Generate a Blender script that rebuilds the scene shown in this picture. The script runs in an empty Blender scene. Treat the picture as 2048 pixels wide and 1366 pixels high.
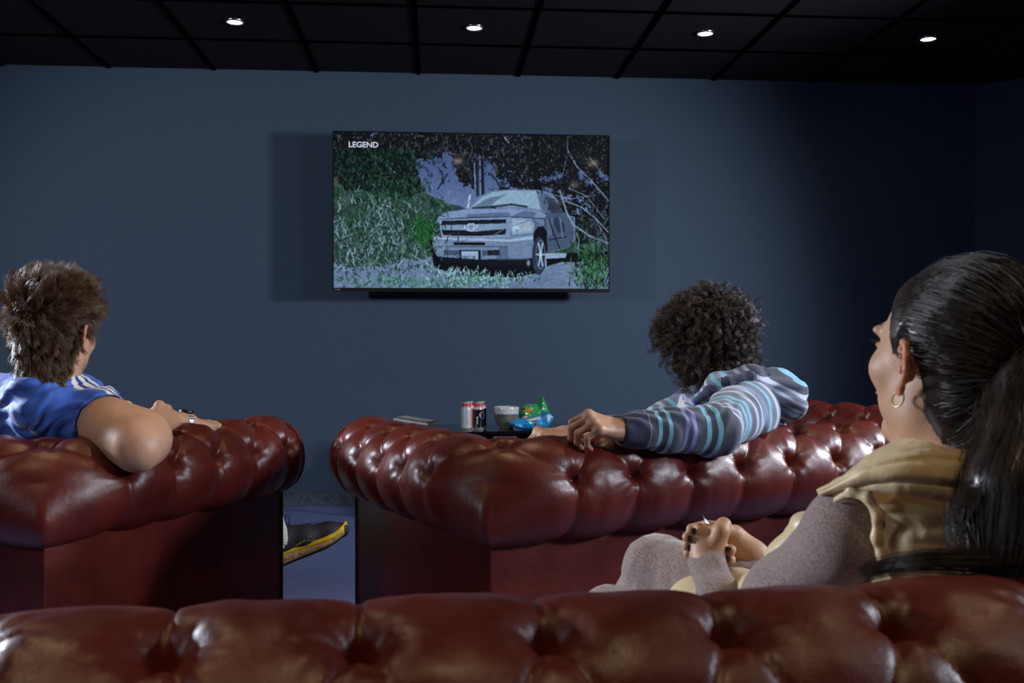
import bpy, math, random
import numpy as np
from mathutils import Vector, Matrix
random.seed(7)
rng = np.random.default_rng(11)
SC = bpy.context.scene
COL = SC.collection
R = math.radians

# ------------------------------------------------------------------ camera
YAW = R(4.42); CAM_Z = 0.954; FPX = 1991.0
cam_data = bpy.data.cameras.new('camera')
cam_data.lens = 35.0; cam_data.sensor_width = 36.0; cam_data.shift_y = 7/2048
cam_data.clip_start = 0.02
cam_data.dof.use_dof = True; cam_data.dof.focus_distance = 2.6; cam_data.dof.aperture_fstop = 8.0
cam = bpy.data.objects.new('camera', cam_data); COL.objects.link(cam)
cam.location = (0, 0, CAM_Z); cam.rotation_euler = (R(90), 0, -YAW)
SC.camera = cam

# ------------------------------------------------------------------ world, exposure
SC.view_settings.view_transform = 'Standard'
SC.view_settings.look = 'None'
SC.view_settings.gamma = 1.0
SC.view_settings.use_curve_mapping = False
SC.view_settings.exposure = 0.0
world = bpy.data.worlds.new('world'); SC.world = world
world.use_nodes = True
world.node_tree.nodes['Background'].inputs[0].default_value = (0.25, 0.32, 0.5, 1)
world.node_tree.nodes['Background'].inputs[1].default_value = 0.004

def camw(xc, zc, z):
    """metres right of / in front of / above the floor at the viewpoint -> world"""
    return np.array([xc*math.cos(YAW)+zc*math.sin(YAW), -xc*math.sin(YAW)+zc*math.cos(YAW), z])
def V(px, py, d):
    """a measured point of the photograph with its real distance -> world metres"""
    return camw((px-1024)/FPX*d, d, CAM_Z-(py-690)/FPX*d)

def area(name, loc, target, size, power, color, size_y=None, spread=180):
    l = bpy.data.lights.new(name, 'AREA'); l.energy = power; l.color = color
    l.shape = 'RECTANGLE' if size_y else 'SQUARE'
    l.size = size
    if size_y: l.size_y = size_y
    l.spread = R(spread)
    o = bpy.data.objects.new(name, l); COL.objects.link(o)
    o.location = loc
    o.rotation_euler = (Vector(target)-Vector(loc)).to_track_quat('-Z', 'Y').to_euler()
    return o
def spot(name, loc, target, power, color, angle, blend, radius):
    l = bpy.data.lights.new(name, 'SPOT'); l.energy = power; l.color = color
    l.spot_size = R(angle); l.spot_blend = blend; l.shadow_soft_size = radius
    o = bpy.data.objects.new(name, l); COL.objects.link(o); o.location = loc
    o.rotation_euler = (Vector(target)-Vector(loc)).to_track_quat('-Z', 'Y').to_euler()
    return o
COOL = (0.80, 0.88, 1.0); WARM = (1.0, 0.70, 0.38)
def dirspot(name, loc, az0, az1, power, blend, z_aim, radius=0.24, dist=4.0):
    """flash head aimed midway between two headings (degrees from +x), cone as wide as the span"""
    a = R((az0+az1)/2)
    return spot(name, loc, (loc[0]+dist*math.cos(a), loc[1]+dist*math.sin(a), z_aim), power, COOL, abs(az1-az0), blend, radius)
dirspot('strobe_left_wall', (-3.7, 1.9, 1.75), 29, 84, 250, 0.8, 1.30, 0.14)
dirspot('strobe_left', (-3.4, 3.4, 1.55), -60, 14, 680, 0.7, 1.05)
dirspot('strobe_right', (3.4, 3.0, 1.75), 106, 214, 430, 0.7, 0.90, 0.18)
area('fill_left', (-2.9, 0.6, 1.9), (0.0, 2.6, 0.7), 0.35, 3, COOL, spread=80)  # weak fill light, added behind the viewpoint on the left
area('fill_right', (3.1, 1.0, 1.9), (-0.2, 2.4, 0.8), 0.35, 14, COOL, spread=80)  # added fill light: brightens the rear tufts and the man's arm


# ------------------------------------------------------------------ materials
def mat(name, color=(0.5,0.5,0.5), rough=0.5, metal=0.0, spec=0.5, coat=0.0, coat_rough=0.1, sheen=0.0,
        bump=0.0, bscale=200.0, vary=0.0, vscale=6.0, emit=None, estr=1.0, trans=0.0, sss=0.0, kind='noise', aniso=0.0):
    m = bpy.data.materials.new(name); m.use_nodes = True
    nt = m.node_tree; b = nt.nodes['Principled BSDF']
    b.inputs['Base Color'].default_value = (*color, 1)
    b.inputs['Roughness'].default_value = rough
    b.inputs['Metallic'].default_value = metal
    b.inputs['Specular IOR Level'].default_value = spec
    b.inputs['Coat Weight'].default_value = coat
    b.inputs['Coat Roughness'].default_value = coat_rough
    b.inputs['Sheen Weight'].default_value = sheen
    b.inputs['Transmission Weight'].default_value = trans
    b.inputs['Anisotropic'].default_value = aniso
    if sss:
        b.inputs['Subsurface Weight'].default_value = sss
        b.inputs['Subsurface Radius'].default_value = (0.012, 0.004, 0.002)
        b.inputs['Subsurface Scale'].default_value = 1.0
    tc = nt.nodes.new('ShaderNodeTexCoord')
    if bump:
        if kind == 'voronoi':
            n = nt.nodes.new('ShaderNodeTexVoronoi'); n.inputs['Scale'].default_value = bscale; out = n.outputs['Distance']
        else:
            n = nt.nodes.new('ShaderNodeTexNoise'); n.inputs['Scale'].default_value = bscale; n.inputs['Detail'].default_value = 4; out = n.outputs['Fac']
        nt.links.new(tc.outputs['Object'], n.inputs['Vector'])
        bp = nt.nodes.new('ShaderNodeBump'); bp.inputs['Strength'].default_value = 1.0; bp.inputs['Distance'].default_value = bump
        nt.links.new(out, bp.inputs['Height']); nt.links.new(bp.outputs['Normal'], b.inputs['Normal'])
    if vary:
        n = nt.nodes.new('ShaderNodeTexNoise'); n.inputs['Scale'].default_value = vscale; n.inputs['Detail'].default_value = 5
        nt.links.new(tc.outputs['Object'], n.inputs['Vector'])
        r = nt.nodes.new('ShaderNodeValToRGB')
        r.color_ramp.elements[0].position = 0.3; r.color_ramp.elements[1].position = 0.7
        r.color_ramp.elements[0].color = (*[c*(1-vary) for c in color], 1)
        r.color_ramp.elements[1].color = (*[min(1, c*(1+vary)) for c in color], 1)
        nt.links.new(n.outputs['Fac'], r.inputs['Fac']); nt.links.new(r.outputs['Color'], b.inputs['Base Color'])
    if emit:
        b.inputs['Emission Color'].default_value = (*emit, 1); b.inputs['Emission Strength'].default_value = estr
    return m
def attr_mat(name, rough=0.6, emit=False, estr=1.0, sheen=0.0, bump=0.0, bscale=500., spec=0.5, sss=0.0, melange=0.0, mscale=400.):
    """colour printed or woven into the surface, stored per vertex"""
    m = mat(name, (0.01,0.01,0.01) if emit else (0.5,)*3, rough, sheen=sheen, bump=bump, bscale=bscale, spec=spec, sss=sss)
    nt = m.node_tree; b = nt.nodes['Principled BSDF']
    a = nt.nodes.new('ShaderNodeAttribute'); a.attribute_name = 'Col'
    out = a.outputs['Color']
    if melange:
        tc = nt.nodes.new('ShaderNodeTexCoord')
        n = nt.nodes.new('ShaderNodeTexNoise'); n.inputs['Scale'].default_value = mscale; n.inputs['Detail'].default_value = 2
        nt.links.new(tc.outputs['Object'], n.inputs['Vector'])
        mr = nt.nodes.new('ShaderNodeMapRange'); mr.inputs['To Min'].default_value = 1-melange; mr.inputs['To Max'].default_value = 1+melange
        mr.inputs['From Min'].default_value = 0.35; mr.inputs['From Max'].default_value = 0.65
        nt.links.new(n.outputs['Fac'], mr.inputs['Value'])
        vm = nt.nodes.new('ShaderNodeVectorMath'); vm.operation = 'SCALE'
        nt.links.new(out, vm.inputs[0]); nt.links.new(mr.outputs['Result'], vm.inputs['Scale']); out = vm.outputs['Vector']
    if emit:
        nt.links.new(out, b.inputs['Emission Color']); b.inputs['Emission Strength'].default_value = estr
    else:
        nt.links.new(out, b.inputs['Base Color'])
    return m
def srgb(*c):
    c = np.asarray(c, float)/255.0
    return tuple(np.where(c <= 0.04045, c/12.92, ((c+0.055)/1.055)**2.4).tolist())

# ------------------------------------------------------------------ object helpers
def tag(o, label=None, cat=None, group=None, kind=None):
    if label: o['label'] = label
    if cat: o['category'] = cat
    if group: o['group'] = group
    if kind: o['kind'] = kind
    return o
def empty(name, loc=(0,0,0), rz=0.0):
    o = bpy.data.objects.new(name, None); COL.objects.link(o)
    o.location = loc; o.rotation_euler = (0, 0, rz); o.empty_display_size = 0.1
    return o
def mesh_obj(name, verts, faces, m, parent=None, smooth=True, col=None, world_pts=False):
    """verts Nx3 array, faces list or Mx4 / Mx3 array"""
    me = bpy.data.meshes.new(name)
    verts = np.asarray(verts, dtype=np.float32)
    if isinstance(faces, np.ndarray):
        k = faces.shape[1]; n = len(faces)
        me.vertices.add(len(verts)); me.vertices.foreach_set('co', verts.ravel())
        me.loops.add(n*k); me.loops.foreach_set('vertex_index', faces.astype(np.int32).ravel())
        me.polygons.add(n)
        me.polygons.foreach_set('loop_start', np.arange(0, n*k, k, dtype=np.int32))
        me.polygons.foreach_set('loop_total', np.full(n, k, dtype=np.int32))
        me.update(calc_edges=True)
    else:
        me.from_pydata([tuple(map(float, v)) for v in verts], [], [list(map(int, f)) for f in faces])
    me.polygons.foreach_set('use_smooth', [smooth]*len(me.polygons))
    if col is not None:
        ca = me.color_attributes.new('Col', 'FLOAT_COLOR', 'POINT')
        c4 = np.ones((len(verts), 4), np.float32); c4[:, :3] = col
        ca.data.foreach_set('color', c4.ravel())
    me.update()
    if m is not None: me.materials.append(m)
    o = bpy.data.objects.new(name, me); COL.objects.link(o)
    if parent is not None:
        o.parent = parent
        if world_pts:
            w2l = pmatrix(parent).inverted()
            me.transform(w2l)
    return o
def pmatrix(o):
    mm = o.matrix_basis.copy()
    p = o.parent
    while p: mm = p.matrix_basis @ mm; p = p.parent
    return mm

class MB:
    """collects simple solids into one mesh"""
    def __init__(s): s.v = []; s.f = []
    def add(s, v, f):
        n = len(s.v); s.v += [tuple(map(float, p)) for p in v]; s.f += [[i+n for i in q] for q in f]; return s
    def box(s, x0, y0, z0, x1, y1, z1, mtx=None):
        v = [(x0,y0,z0),(x1,y0,z0),(x1,y1,z0),(x0,y1,z0),(x0,y0,z1),(x1,y0,z1),(x1,y1,z1),(x0,y1,z1)]
        if mtx is not None: v = [tuple(mtx @ Vector(p)) for p in v]
        return s.add(v, [(3,2,1,0),(4,5,6,7),(0,1,5,4),(1,2,6,5),(2,3,7,6),(3,0,4,7)])
    def lathe(s, prof, seg=32, origin=(0,0,0), mtx=None):
        v = []; f = []
        for r, z in prof:
            for k in range(seg):
                a = 2*math.pi*k/seg; v.append((r*math.cos(a), r*math.sin(a), z))
        for i in range(len(prof)-1):
            for k in range(seg):
                a = i*seg+k; b = i*seg+(k+1) % seg
                f.append((a, b, b+seg, a+seg))
        v2 = []
        for p in v:
            q = Vector(p)
            if mtx is not None: q = mtx @ q
            v2.append((q[0]+origin[0], q[1]+origin[1], q[2]+origin[2]))
        return s.add(v2, f)
    def tube(s, pts, r, seg=10, closed=False, caps=True):
        pts = [Vector(p) for p in pts]; n = len(pts)
        rr = r if hasattr(r, '__len__') else [r]*n
        v = []; f = []
        ref = Vector((0.123, 0.31, 0.94)).normalized(); prev = None
        for i, p in enumerate(pts):
            if closed: t = (pts[(i+1) % n]-pts[i-1]).normalized()
            else: t = (pts[min(i+1, n-1)]-pts[max(i-1, 0)]).normalized()
            u = (ref if prev is None else prev)
            u = (u - t*u.dot(t)).normalized(); prev = u
            w = t.cross(u)
            for k in range(seg):
                a = 2*math.pi*k/seg; v.append(tuple(p+(u*math.cos(a)+w*math.sin(a))*rr[i]))
        m = n if closed else n-1
        for i in range(m):
            for k in range(seg):
                a = i*seg+k; b = i*seg+(k+1) % seg; c = ((i+1) % n)*seg+(k+1) % seg; d = ((i+1) % n)*seg+k
                f.append((a, b, c, d))
        if not closed and caps:
            f.append(tuple(range(seg-1, -1, -1))); f.append(tuple(range((n-1)*seg, n*seg)))
        return s.add(v, f)
    def build(s, name, m, parent=None, smooth=False, bevel=0.0, segs=2):
        o = mesh_obj(name, s.v, s.f, m, parent, smooth)
        if bevel:
            b = o.modifiers.new('bevel', 'BEVEL'); b.width = bevel; b.segments = segs; b.limit_method = 'ANGLE'; b.angle_limit = R(40)
            for p in o.data.polygons: p.use_smooth = True
            w = o.modifiers.new('wn', 'WEIGHTED_NORMAL'); w.keep_sharp = False
        return o

# value noise, cheap and smooth
_T = rng.random((64, 64, 64)).astype(np.float32)
def vnoise(p):
    p = np.asarray(p, np.float32); i = np.floor(p).astype(int); f = p-i; f = f*f*(3-2*f); i &= 63; j = (i+1) & 63
    x0, y0, z0 = i[..., 0], i[..., 1], i[..., 2]; x1, y1, z1 = j[..., 0], j[..., 1], j[..., 2]
    fx, fy, fz = f[..., 0], f[..., 1], f[..., 2]
    a = _T[x0, y0, z0]*(1-fx)+_T[x1, y0, z0]*fx; b = _T[x0, y1, z0]*(1-fx)+_T[x1, y1, z0]*fx
    c = _T[x0, y0, z1]*(1-fx)+_T[x1, y0, z1]*fx; d = _T[x0, y1, z1]*(1-fx)+_T[x1, y1, z1]*fx
    return ((a*(1-fy)+b*fy)*(1-fz)+(c*(1-fy)+d*fy)*fz)*2-1

M = {}
M['wall'] = mat('wall_paint', srgb(65, 79, 98), 0.75, bump=0.0004, bscale=350, spec=0.3)
M['tile'] = mat('ceiling_tile', srgb(22, 21, 24), 0.9, bump=0.002, bscale=160, vary=0.3, vscale=90, spec=0.2)
M['grid'] = mat('ceiling_grid', (0.0006,)*3, 0.95, spec=0.0)
M['skirt'] = mat('skirting_carpet', srgb(70, 76, 84), 0.95, bump=0.003, bscale=120, vary=0.35, vscale=60, spec=0.1)
M['black'] = mat('black_plastic', (0.008, 0.008, 0.010), 0.35)
M['blackgloss'] = mat('black_glass', (0.004, 0.004, 0.006), 0.05, coat=0.5)
M['chrome'] = mat('brushed_steel', (0.55, 0.55, 0.58), 0.25, metal=1.0)
M['darkmetal'] = mat('dark_metal', (0.06, 0.055, 0.05), 0.3, metal=1.0)

# ------------------------------------------------------------------ room shell
WY = 5.98; CZ = CAM_Z+1.62; XL = -4.6; XR = 3.364; YB = -2.4
def carpet_mat():
    m = mat('blue_carpet', srgb(92, 110, 170), 0.95, spec=0.1)
    nt = m.node_tree; b = nt.nodes['Principled BSDF']
    tc = nt.nodes.new('ShaderNodeTexCoord')
    mp = nt.nodes.new('ShaderNodeMapping'); mp.inputs['Scale'].default_value = (30, 260, 1)
    mp.inputs['Rotation'].default_value = (0, 0, R(-12))
    n = nt.nodes.new('ShaderNodeTexNoise'); n.inputs['Scale'].default_value = 1.0; n.inputs['Detail'].default_value = 3
    n2 = nt.nodes.new('ShaderNodeTexNoise'); n2.inputs['Scale'].default_value = 300; n2.inputs['Detail'].default_value = 2
    nt.links.new(tc.outputs['Object'], mp.inputs['Vector']); nt.links.new(mp.outputs['Vector'], n.inputs['Vector'])
    nt.links.new(tc.outputs['Object'], n2.inputs['Vector'])
    ad = nt.nodes.new('ShaderNodeMath'); ad.operation = 'ADD'
    nt.links.new(n.outputs['Fac'], ad.inputs[0]); nt.links.new(n2.outputs['Fac'], ad.inputs[1])
    r = nt.nodes.new('ShaderNodeValToRGB')
    r.color_ramp.elements[0].position = 0.38; r.color_ramp.elements[1].position = 0.66
    r.color_ramp.elements[0].color = (*srgb(84, 94, 138), 1); r.color_ramp.elements[1].color = (*srgb(126, 138, 184), 1)
    hf = nt.nodes.new('ShaderNodeMath'); hf.operation = 'MULTIPLY'; hf.inputs[1].default_value = 0.5
    nt.links.new(ad.outputs[0], hf.inputs[0]); nt.links.new(hf.outputs[0], r.inputs['Fac'])
    nt.links.new(r.outputs['Color'], b.inputs['Base Color'])
    bp = nt.nodes.new('ShaderNodeBump'); bp.inputs['Distance'].default_value = 0.004
    nt.links.new(hf.outputs[0], bp.inputs['Height']); nt.links.new(bp.outputs['Normal'], b.inputs['Normal'])
    return m
M['carpet'] = carpet_mat()
def struct(mb, name, m, bevel=0): 
    o = mb.build(name, m, None, bevel=bevel); o['kind'] = 'structure'; return o
struct(MB().box(XL-0.1, YB-0.1, -0.1, 6.0, WY+0.1, 0), 'floor', M['carpet'])
struct(MB().box(XL-0.1, WY, 0, XR+0.02, WY+0.1, CZ+0.1), 'wall_back', M['wall'])
struct(MB().box(XL-0.1, YB-0.1, 0, XL, WY, CZ+0.1), 'wall_left', M['wall'])
struct(MB().box(XL-0.1, YB-0.1, 0, 6.0, YB, CZ+0.1), 'wall_front', M['wall'])
c45 = Matrix.Translation((XR, WY, 0)) @ Matrix.Rotation(R(-45), 4, 'Z')
LW = 2.2
struct(MB().box(0, 0, 0, LW, 0.1, CZ+0.1, c45), 'wall_angled', M['wall'])
xe = XR+LW*math.cos(R(45)); ye = WY-LW*math.sin(R(45))
struct(MB().box(xe, YB, 0, xe+0.1, ye+0.02, CZ+0.1), 'wall_right', M['wall'])
struct(MB().box(XL, WY-0.02, 0, XR-0.01, WY, 0.084), 'baseboard_back', M['skirt'], 0.004)
struct(MB().box(0.01, -0.02, 0, LW-0.01, 0, 0.084, c45), 'baseboard_angled', M['skirt'], 0.004)
struct(MB().box(XL, YB, 0, XL+0.02, WY-0.02, 0.084), 'baseboard_left', M['skirt'], 0.004)
struct(MB().box(xe-0.02, YB, 0, xe, ye, 0.084), 'baseboard_right', M['skirt'], 0.004)
# suspended ceiling: slab above, T-bars and lay-in tiles each its own piece
ceil = struct(MB().box(XL-0.1, YB-0.1, CZ+0.03, 6.0, WY+0.1, CZ+0.1), 'ceiling', M['grid'])
GX0 = -0.10; GY0 = WY-0.60
g = MB()
for k in range(-8, 9):
    x = GX0+0.6*k
    if XL < x < 5.0: g.box(x-0.012, YB, CZ-0.004, x+0.012, WY, CZ+0.012)
for k in range(-13, 1):
    y = GY0+0.6*k
    g.box(XL, y-0.012, CZ-0.0035, 5.0, y+0.012, CZ+0.011)
gb = g.build('ceiling_grid', M['grid'], ceil); gb['kind'] = 'structure'
tile_me = None; DL = [(-1.0, 5.08), (0.2, 5.08), (1.4, 5.08), (2.6, 5.08)]
for i in range(-8, 8):
    for j in range(-6, 2):
        x0 = GX0+0.6*i; y0 = GY0+0.6*(j-1)
        if x0 < XL-0.3 or y0 < 1.4: continue
        if tile_me is None:
            t = MB().box(0.014, 0.014, CZ+0.001, 0.586, 0.586, CZ+0.016).build('ceiling_tile', M['tile'], ceil)
            tile_me = t.data
        else:
            t = bpy.data.objects.new('ceiling_tile', tile_me); t.parent = ceil; COL.objects.link(t)
        t.location = (x0, y0, 0.0006*((i*7+j*3) % 3))
for j in range(2):      # the cut row against the wall stays full width here
    pass

# ------------------------------------------------------------------ recessed downlights
M['lamp'] = mat('lamp_face', (1, 1, 1), 0.4, emit=(1.0, 0.86, 0.66), estr=30.0)
M['bezel'] = mat('lamp_bezel', (0.55, 0.53, 0.5), 0.25, metal=1.0)
spots_far = [(-1.0, 5.08, 'recessed round downlight, leftmost of the row before the wall'),
             (0.2, 5.08, 'recessed round downlight second from left, above left part of television'),
             (1.4, 5.08, 'recessed round downlight third from left, right of the television'),
             (2.6, 5.08, 'recessed round downlight at far right of the row')]
spots_near = [(-1.0, 2.68), (0.2, 2.68), (1.4, 2.68), (2.6, 2.68), (-1.0, 1.48), (1.4, 1.48), (0.2, 0.28), (1.4, 0.28), (-1.0, 0.28)]
def downlight(x, y, lab):
    e = empty('downlight', (x, y, CZ)); tag(e, lab, 'downlight', 'recessed ceiling downlights')
    MB().lathe([(0.036, 0.012), (0.0365, -0.003), (0.039, -0.007), (0.046, -0.006), (0.0485, 0.0), (0.0485, 0.004)], 40).build('bezel', M['bezel'], e, True)
    MB().lathe([(0.0361, -0.001), (0.024, -0.0035), (0.0005, -0.004)], 32).build('lens', M['lamp'], e, True)
    return e
for x, y, lab in spots_far: downlight(x, y, lab)
for x, y in spots_near: downlight(x, y, 'recessed round downlight above the sofas, seen only mirrored in the screen')
for x, y in [(a, b) for a, b, _ in spots_far]:
    spot('downlight_lamp', (x, y, CZ-0.012), (x, y, 0), 3.0, WARM, 70, 0.6, 0.03)
for x, y in spots_near:
    spot('downlight_lamp', (x, y, CZ-0.012), (x, y, 0), 20.0, WARM, 80, 0.6, 0.03)

# ------------------------------------------------------------------ television and the picture on it
SW, SH = 640, 361
def zx(x): return (np.asarray(x, float)-25)/1973*SW
def zy(y): return (np.asarray(y, float)-42)/1113*SH
YY, XX = np.mgrid[0:SH, 0:SW].astype(np.float32)
ZX = XX/SW*1973+25; ZY = YY/SH*1113+42        # picture measured in a 1973 x 1113 frame
img = np.zeros((SH, SW, 3), np.float32)
r2 = np.random.default_rng(5)
def n2(sx, sy, seed=0, octv=3):
    a = 0; amp = 1; t = 0
    for o in range(octv):
        a = a+amp*vnoise(np.stack([ZX/sx*2**o+seed*7.3, ZY/sy*2**o+seed*3.1, np.full_like(ZX, seed*1.7+o*5)], -1)); t += amp; amp *= 0.6
    return a/t
def inpoly(pts):
    m = np.zeros((SH, SW), bool); n = len(pts)
    for i in range(n):
        x1, y1 = pts[i]; x2, y2 = pts[(i+1) % n]
        if y1 == y2: continue
        c = (ZY < max(y1, y2)) & (ZY >= min(y1, y2))
        m ^= c & (ZX < (x2-x1)*(ZY-y1)/(y2-y1)+x1)
    return m
def paint(mask, c, a=1.0):
    w = (mask*a)[..., None] if not np.isscalar(a) or mask.dtype != bool else mask[..., None]*a
    img[:] = img*(1-w)+np.asarray(c, np.float32)*w
def line(pts, w, c, a=1.0):
    for (x1, y1), (x2, y2) in zip(pts[:-1], pts[1:]):
        dx, dy = x2-x1, y2-y1; L = dx*dx+dy*dy+1e-6
        t = np.clip(((ZX-x1)*dx+(ZY-y1)*dy)/L, 0, 1)
        d = np.hypot(ZX-x1-t*dx, ZY-y1-t*dy)
        paint(np.clip(1.2-d/w, 0, 1)*a, c, 1.0)
# sky and far hill
img[:] = (98, 108, 148)
paint(np.clip((ZY-250)/300, 0, 1), (150, 158, 190), 0.5)
# slope of grass on the left and ground
n = n2(22, 40, 1, 4); nn = n2(9, 9, 2, 3)
grass = np.stack([70+45*n+25*nn, 92+48*n+30*nn, 84+42*n+25*nn], -1)
gm = ZY > 300+0.28*(ZX-25)+40*n2(120, 60, 3)
gm = gm & (ZX < 1100) | (ZY > 620)
img[gm] = grass[gm]
gg = n2(70, 60, 4, 3) > 0.1
img[gm & gg] = img[gm & gg]*np.array([0.6, 0.85, 0.65])
gl = (nn > 0.35) & gm; img[gl] = img[gl]*0.55+np.array([178, 190, 200])*0.45
gd = (nn < -0.35) & gm; img[gd] *= 0.45
# pale track
tm = (ZY > 965+30*np.sin(ZX/150)+40*n2(100, 40, 6)) | ((ZX > 1450) & (ZX < 1750) & (ZY > 890+0.0*ZX) & (ZY > 1050-0.18*(ZX-1450)*1.0-60))
tr = np.stack([134+26*n2(60, 14, 8), 142+26*n2(60, 14, 8), 168+26*n2(60, 14, 8)], -1)
img[tm] = tr[tm]
lf = tm & (n2(22, 26, 9, 3) > 0.20) & (ZX < 1500)
img[lf] = np.array([74, 104, 96])*(1+0.8*nn[lf][:, None])
# dark trees along the top
f1 = n2(60, 50, 10, 4); f2 = n2(12, 16, 11, 3)
top = (ZY < 200+260*np.clip(f1, -1, 1)*0.6) | ((ZX < 640) & (ZY < 420+60*f1+0.1*ZX)) | ((ZX > 1150) & (ZY < 640+80*f1) & ((f1+0.4*f2) > -0.16)) | ((ZX > 1240) & (ZY < 300))
top |= (ZX > 1480) & (ZY < 820) & (f1+0.5*f2 > -0.28)
hole = ((ZX-760)/150)**2+((ZY-280)/150)**2 < 1-0.5*f1
hole |= ((ZX-1170)/90)**2+((ZY-340)/110)**2 < 1-0.6*f1
hole |= (((ZX-370)/90)**2+((ZY-70)/40)**2 < 1) & (f1 > 0.1)
top &= ~(hole & (f2+0.5*n2(30, 34, 14, 3) < 0.16))
tc_ = np.stack([20+26*f2, 26+28*f2, 32+26*f2], -1)
img[top] = np.clip(tc_, 4, 255)[top]
for hx, hy, ha, hb in ((965, 200, 90, 230), (880, 90, 170, 90), (1190, 120, 170, 120), (1330, 260, 150, 150), (700, 150, 90, 90)):
    mm = (((ZX-hx)/ha)**2+((ZY-hy)/hb)**2 < 1+0.9*f1+0.6*f2) & (f2+0.3*f1 > -0.35) & (ZY < 470) & ~top
    img[mm] = np.clip(tc_, 6, 255)[mm]; top |= mm
lt = top & (f2 > 0.3); img[lt] = np.array([92, 88, 90])*(1+0.5*f1[lt][:, None])
lt = top & (f2 > 0.12) & (ZX < 760) & (ZY > 150); img[lt] = np.array([40, 74, 58])
for x, y0, y1, w, c in [(1040, 60, 480, 12, (40, 40, 54)), (1078, 230, 480, 14, (30, 30, 40)), (1022, 250, 420, 4, (170, 176, 200)), (1062, 200, 470, 3, (160, 166, 190)), (1462, 42, 440, 22, (16, 16, 24)), (1745, 250, 640, 14, (20, 18, 26)), (1890, 42, 560, 16, (22, 20, 28))]:
    line([(x, y0), (x+6, y1)], w, c)
for p in [[(1240, 70), (1290, 140), (1260, 280), (1210, 440)], [(1130, 320), (1180, 370), (1210, 430)], [(760, 440), (830, 330)], [(790, 310), (800, 400)], [(870, 120), (900, 300)], [(1340, 60), (1350, 300)], [(1600, 60), (1640, 300)]]:
    line(p, 7, (40, 40, 56))
# truck: shadow, body, glass
paint(inpoly([(700, 800), (735, 1010), (960, 1060), (1300, 1075), (1480, 1040), (1600, 960), (1760, 960), (1990, 930), (1990, 880), (1540, 900), (1400, 860)]), (14, 15, 26))
body = [(722, 800), (735, 700), (765, 640), (830, 602), (980, 578), (1060, 490), (1140, 447), (1300, 434), (1480, 436), (1570, 458), (1618, 500), (1660, 600), (1700, 618), (1750, 632), (1752, 800), (1690, 858), (1540, 890), (1520, 760), (1450, 740), (1440, 930), (1050, 945), (760, 925), (724, 870)]
bm = inpoly(body); img[bm] = (134, 142, 170)
paint(bm, (94, 100, 126), np.clip(n2(120, 70, 20)*0.9, 0, 0.5))
paint(inpoly([(1530, 600), (1610, 580), (1740, 640), (1740, 800), (1690, 855), (1545, 885), (1520, 740)]), (84, 90, 114), 0.75)
paint(inpoly([(1590, 650), (1620, 632), (1670, 680), (1680, 740), (1630, 750), (1600, 700)]), (40, 44, 58), 0.5)
paint(inpoly([(1545, 640), (1590, 640), (1580, 760), (1550, 780)]), (130, 138, 160), 0.6)
line([(1560, 640), (1590, 740), (1640, 860)], 6, (30, 32, 44)); line([(1560, 800), (1690, 775)], 5, (36, 38, 52))
line([(1640, 640), (1660, 780)], 5, (150, 158, 182))
paint(inpoly([(985, 578), (1075, 498), (1150, 456), (1300, 442), (1470, 446), (1500, 580), (1400, 566), (1290, 560), (1100, 574)]), (168, 180, 198))
paint(inpoly([(1020, 565), (1120, 500), (1260, 470), (1180, 520), (1130, 565)]), (112, 124, 144), 0.8)
line([(1010, 574), (1140, 566), (1290, 545), (1400, 560)], 9, (44, 52, 66)); line([(1150, 560), (1170, 572)], 8, (24, 28, 40))
paint(inpoly([(1490, 450), (1560, 470), (1600, 520), (1560, 600), (1520, 590)]), (108, 116, 142), 0.9)
paint(inpoly([(1530, 480), (1600, 500), (1660, 600), (1580, 610)]), (72, 78, 98), 0.9)
paint(inpoly([(1550, 570), (1570, 528), (1640, 530), (1648, 570), (1600, 590), (1550, 586)]), (66, 70, 86))
paint(inpoly([(860, 588), (890, 562), (935, 568), (940, 588), (880, 600)]), (70, 78, 96))
paint(inpoly([(965, 580), (985, 478), (1000, 476), (985, 572)]), (190, 196, 210))
# bonnet
paint(inpoly([(770, 640), (835, 604), (985, 580), (1290, 578), (1470, 590), (1540, 620), (1530, 640), (1280, 636), (1100, 640), (770, 660)]), (152, 160, 190))
paint(inpoly([(960, 620), (1270, 600), (1290, 635), (1100, 642), (980, 640)]), (104, 110, 138), 0.7)
paint(inpoly([(1290, 632), (1380, 590), (1470, 600), (1450, 640), (1330, 640)]), (90, 98, 124), 0.6)
line([(770, 660), (1000, 642), (1280, 636), (1530, 645)], 5, (60, 66, 86))
# grille
paint(inpoly([(770, 660), (1285, 636), (1282, 785), (1100, 790), (785, 780)]), (152, 160, 186))
paint(inpoly([(790, 668), (1252, 652), (1250, 682), (1030, 690), (788, 700)]), (16, 16, 26))
paint(inpoly([(788, 735), (960, 735), (1000, 745), (1250, 722), (1248, 762), (1050, 775), (800, 772)]), (16, 16, 26))
for yy in (676, 686, 745, 757): line([(795, yy+6), (1248, yy-6)], 2.2, (84, 88, 108), 0.8)
paint(inpoly([(948, 702), (975, 702), (978, 686), (1020, 683), (1022, 698), (1050, 694), (1046, 716), (1022, 718), (1020, 738), (978, 740), (976, 722), (945, 724)]), (200, 206, 222))
paint(inpoly([(958, 707), (982, 707), (984, 692), (1014, 690), (1016, 704), (1040, 701), (1038, 712), (1014, 713), (1012, 732), (984, 733), (982, 717), (956, 718)]), (150, 158, 184))
line([(1165, 765), (1240, 720)], 4, (140, 146, 170))
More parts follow.
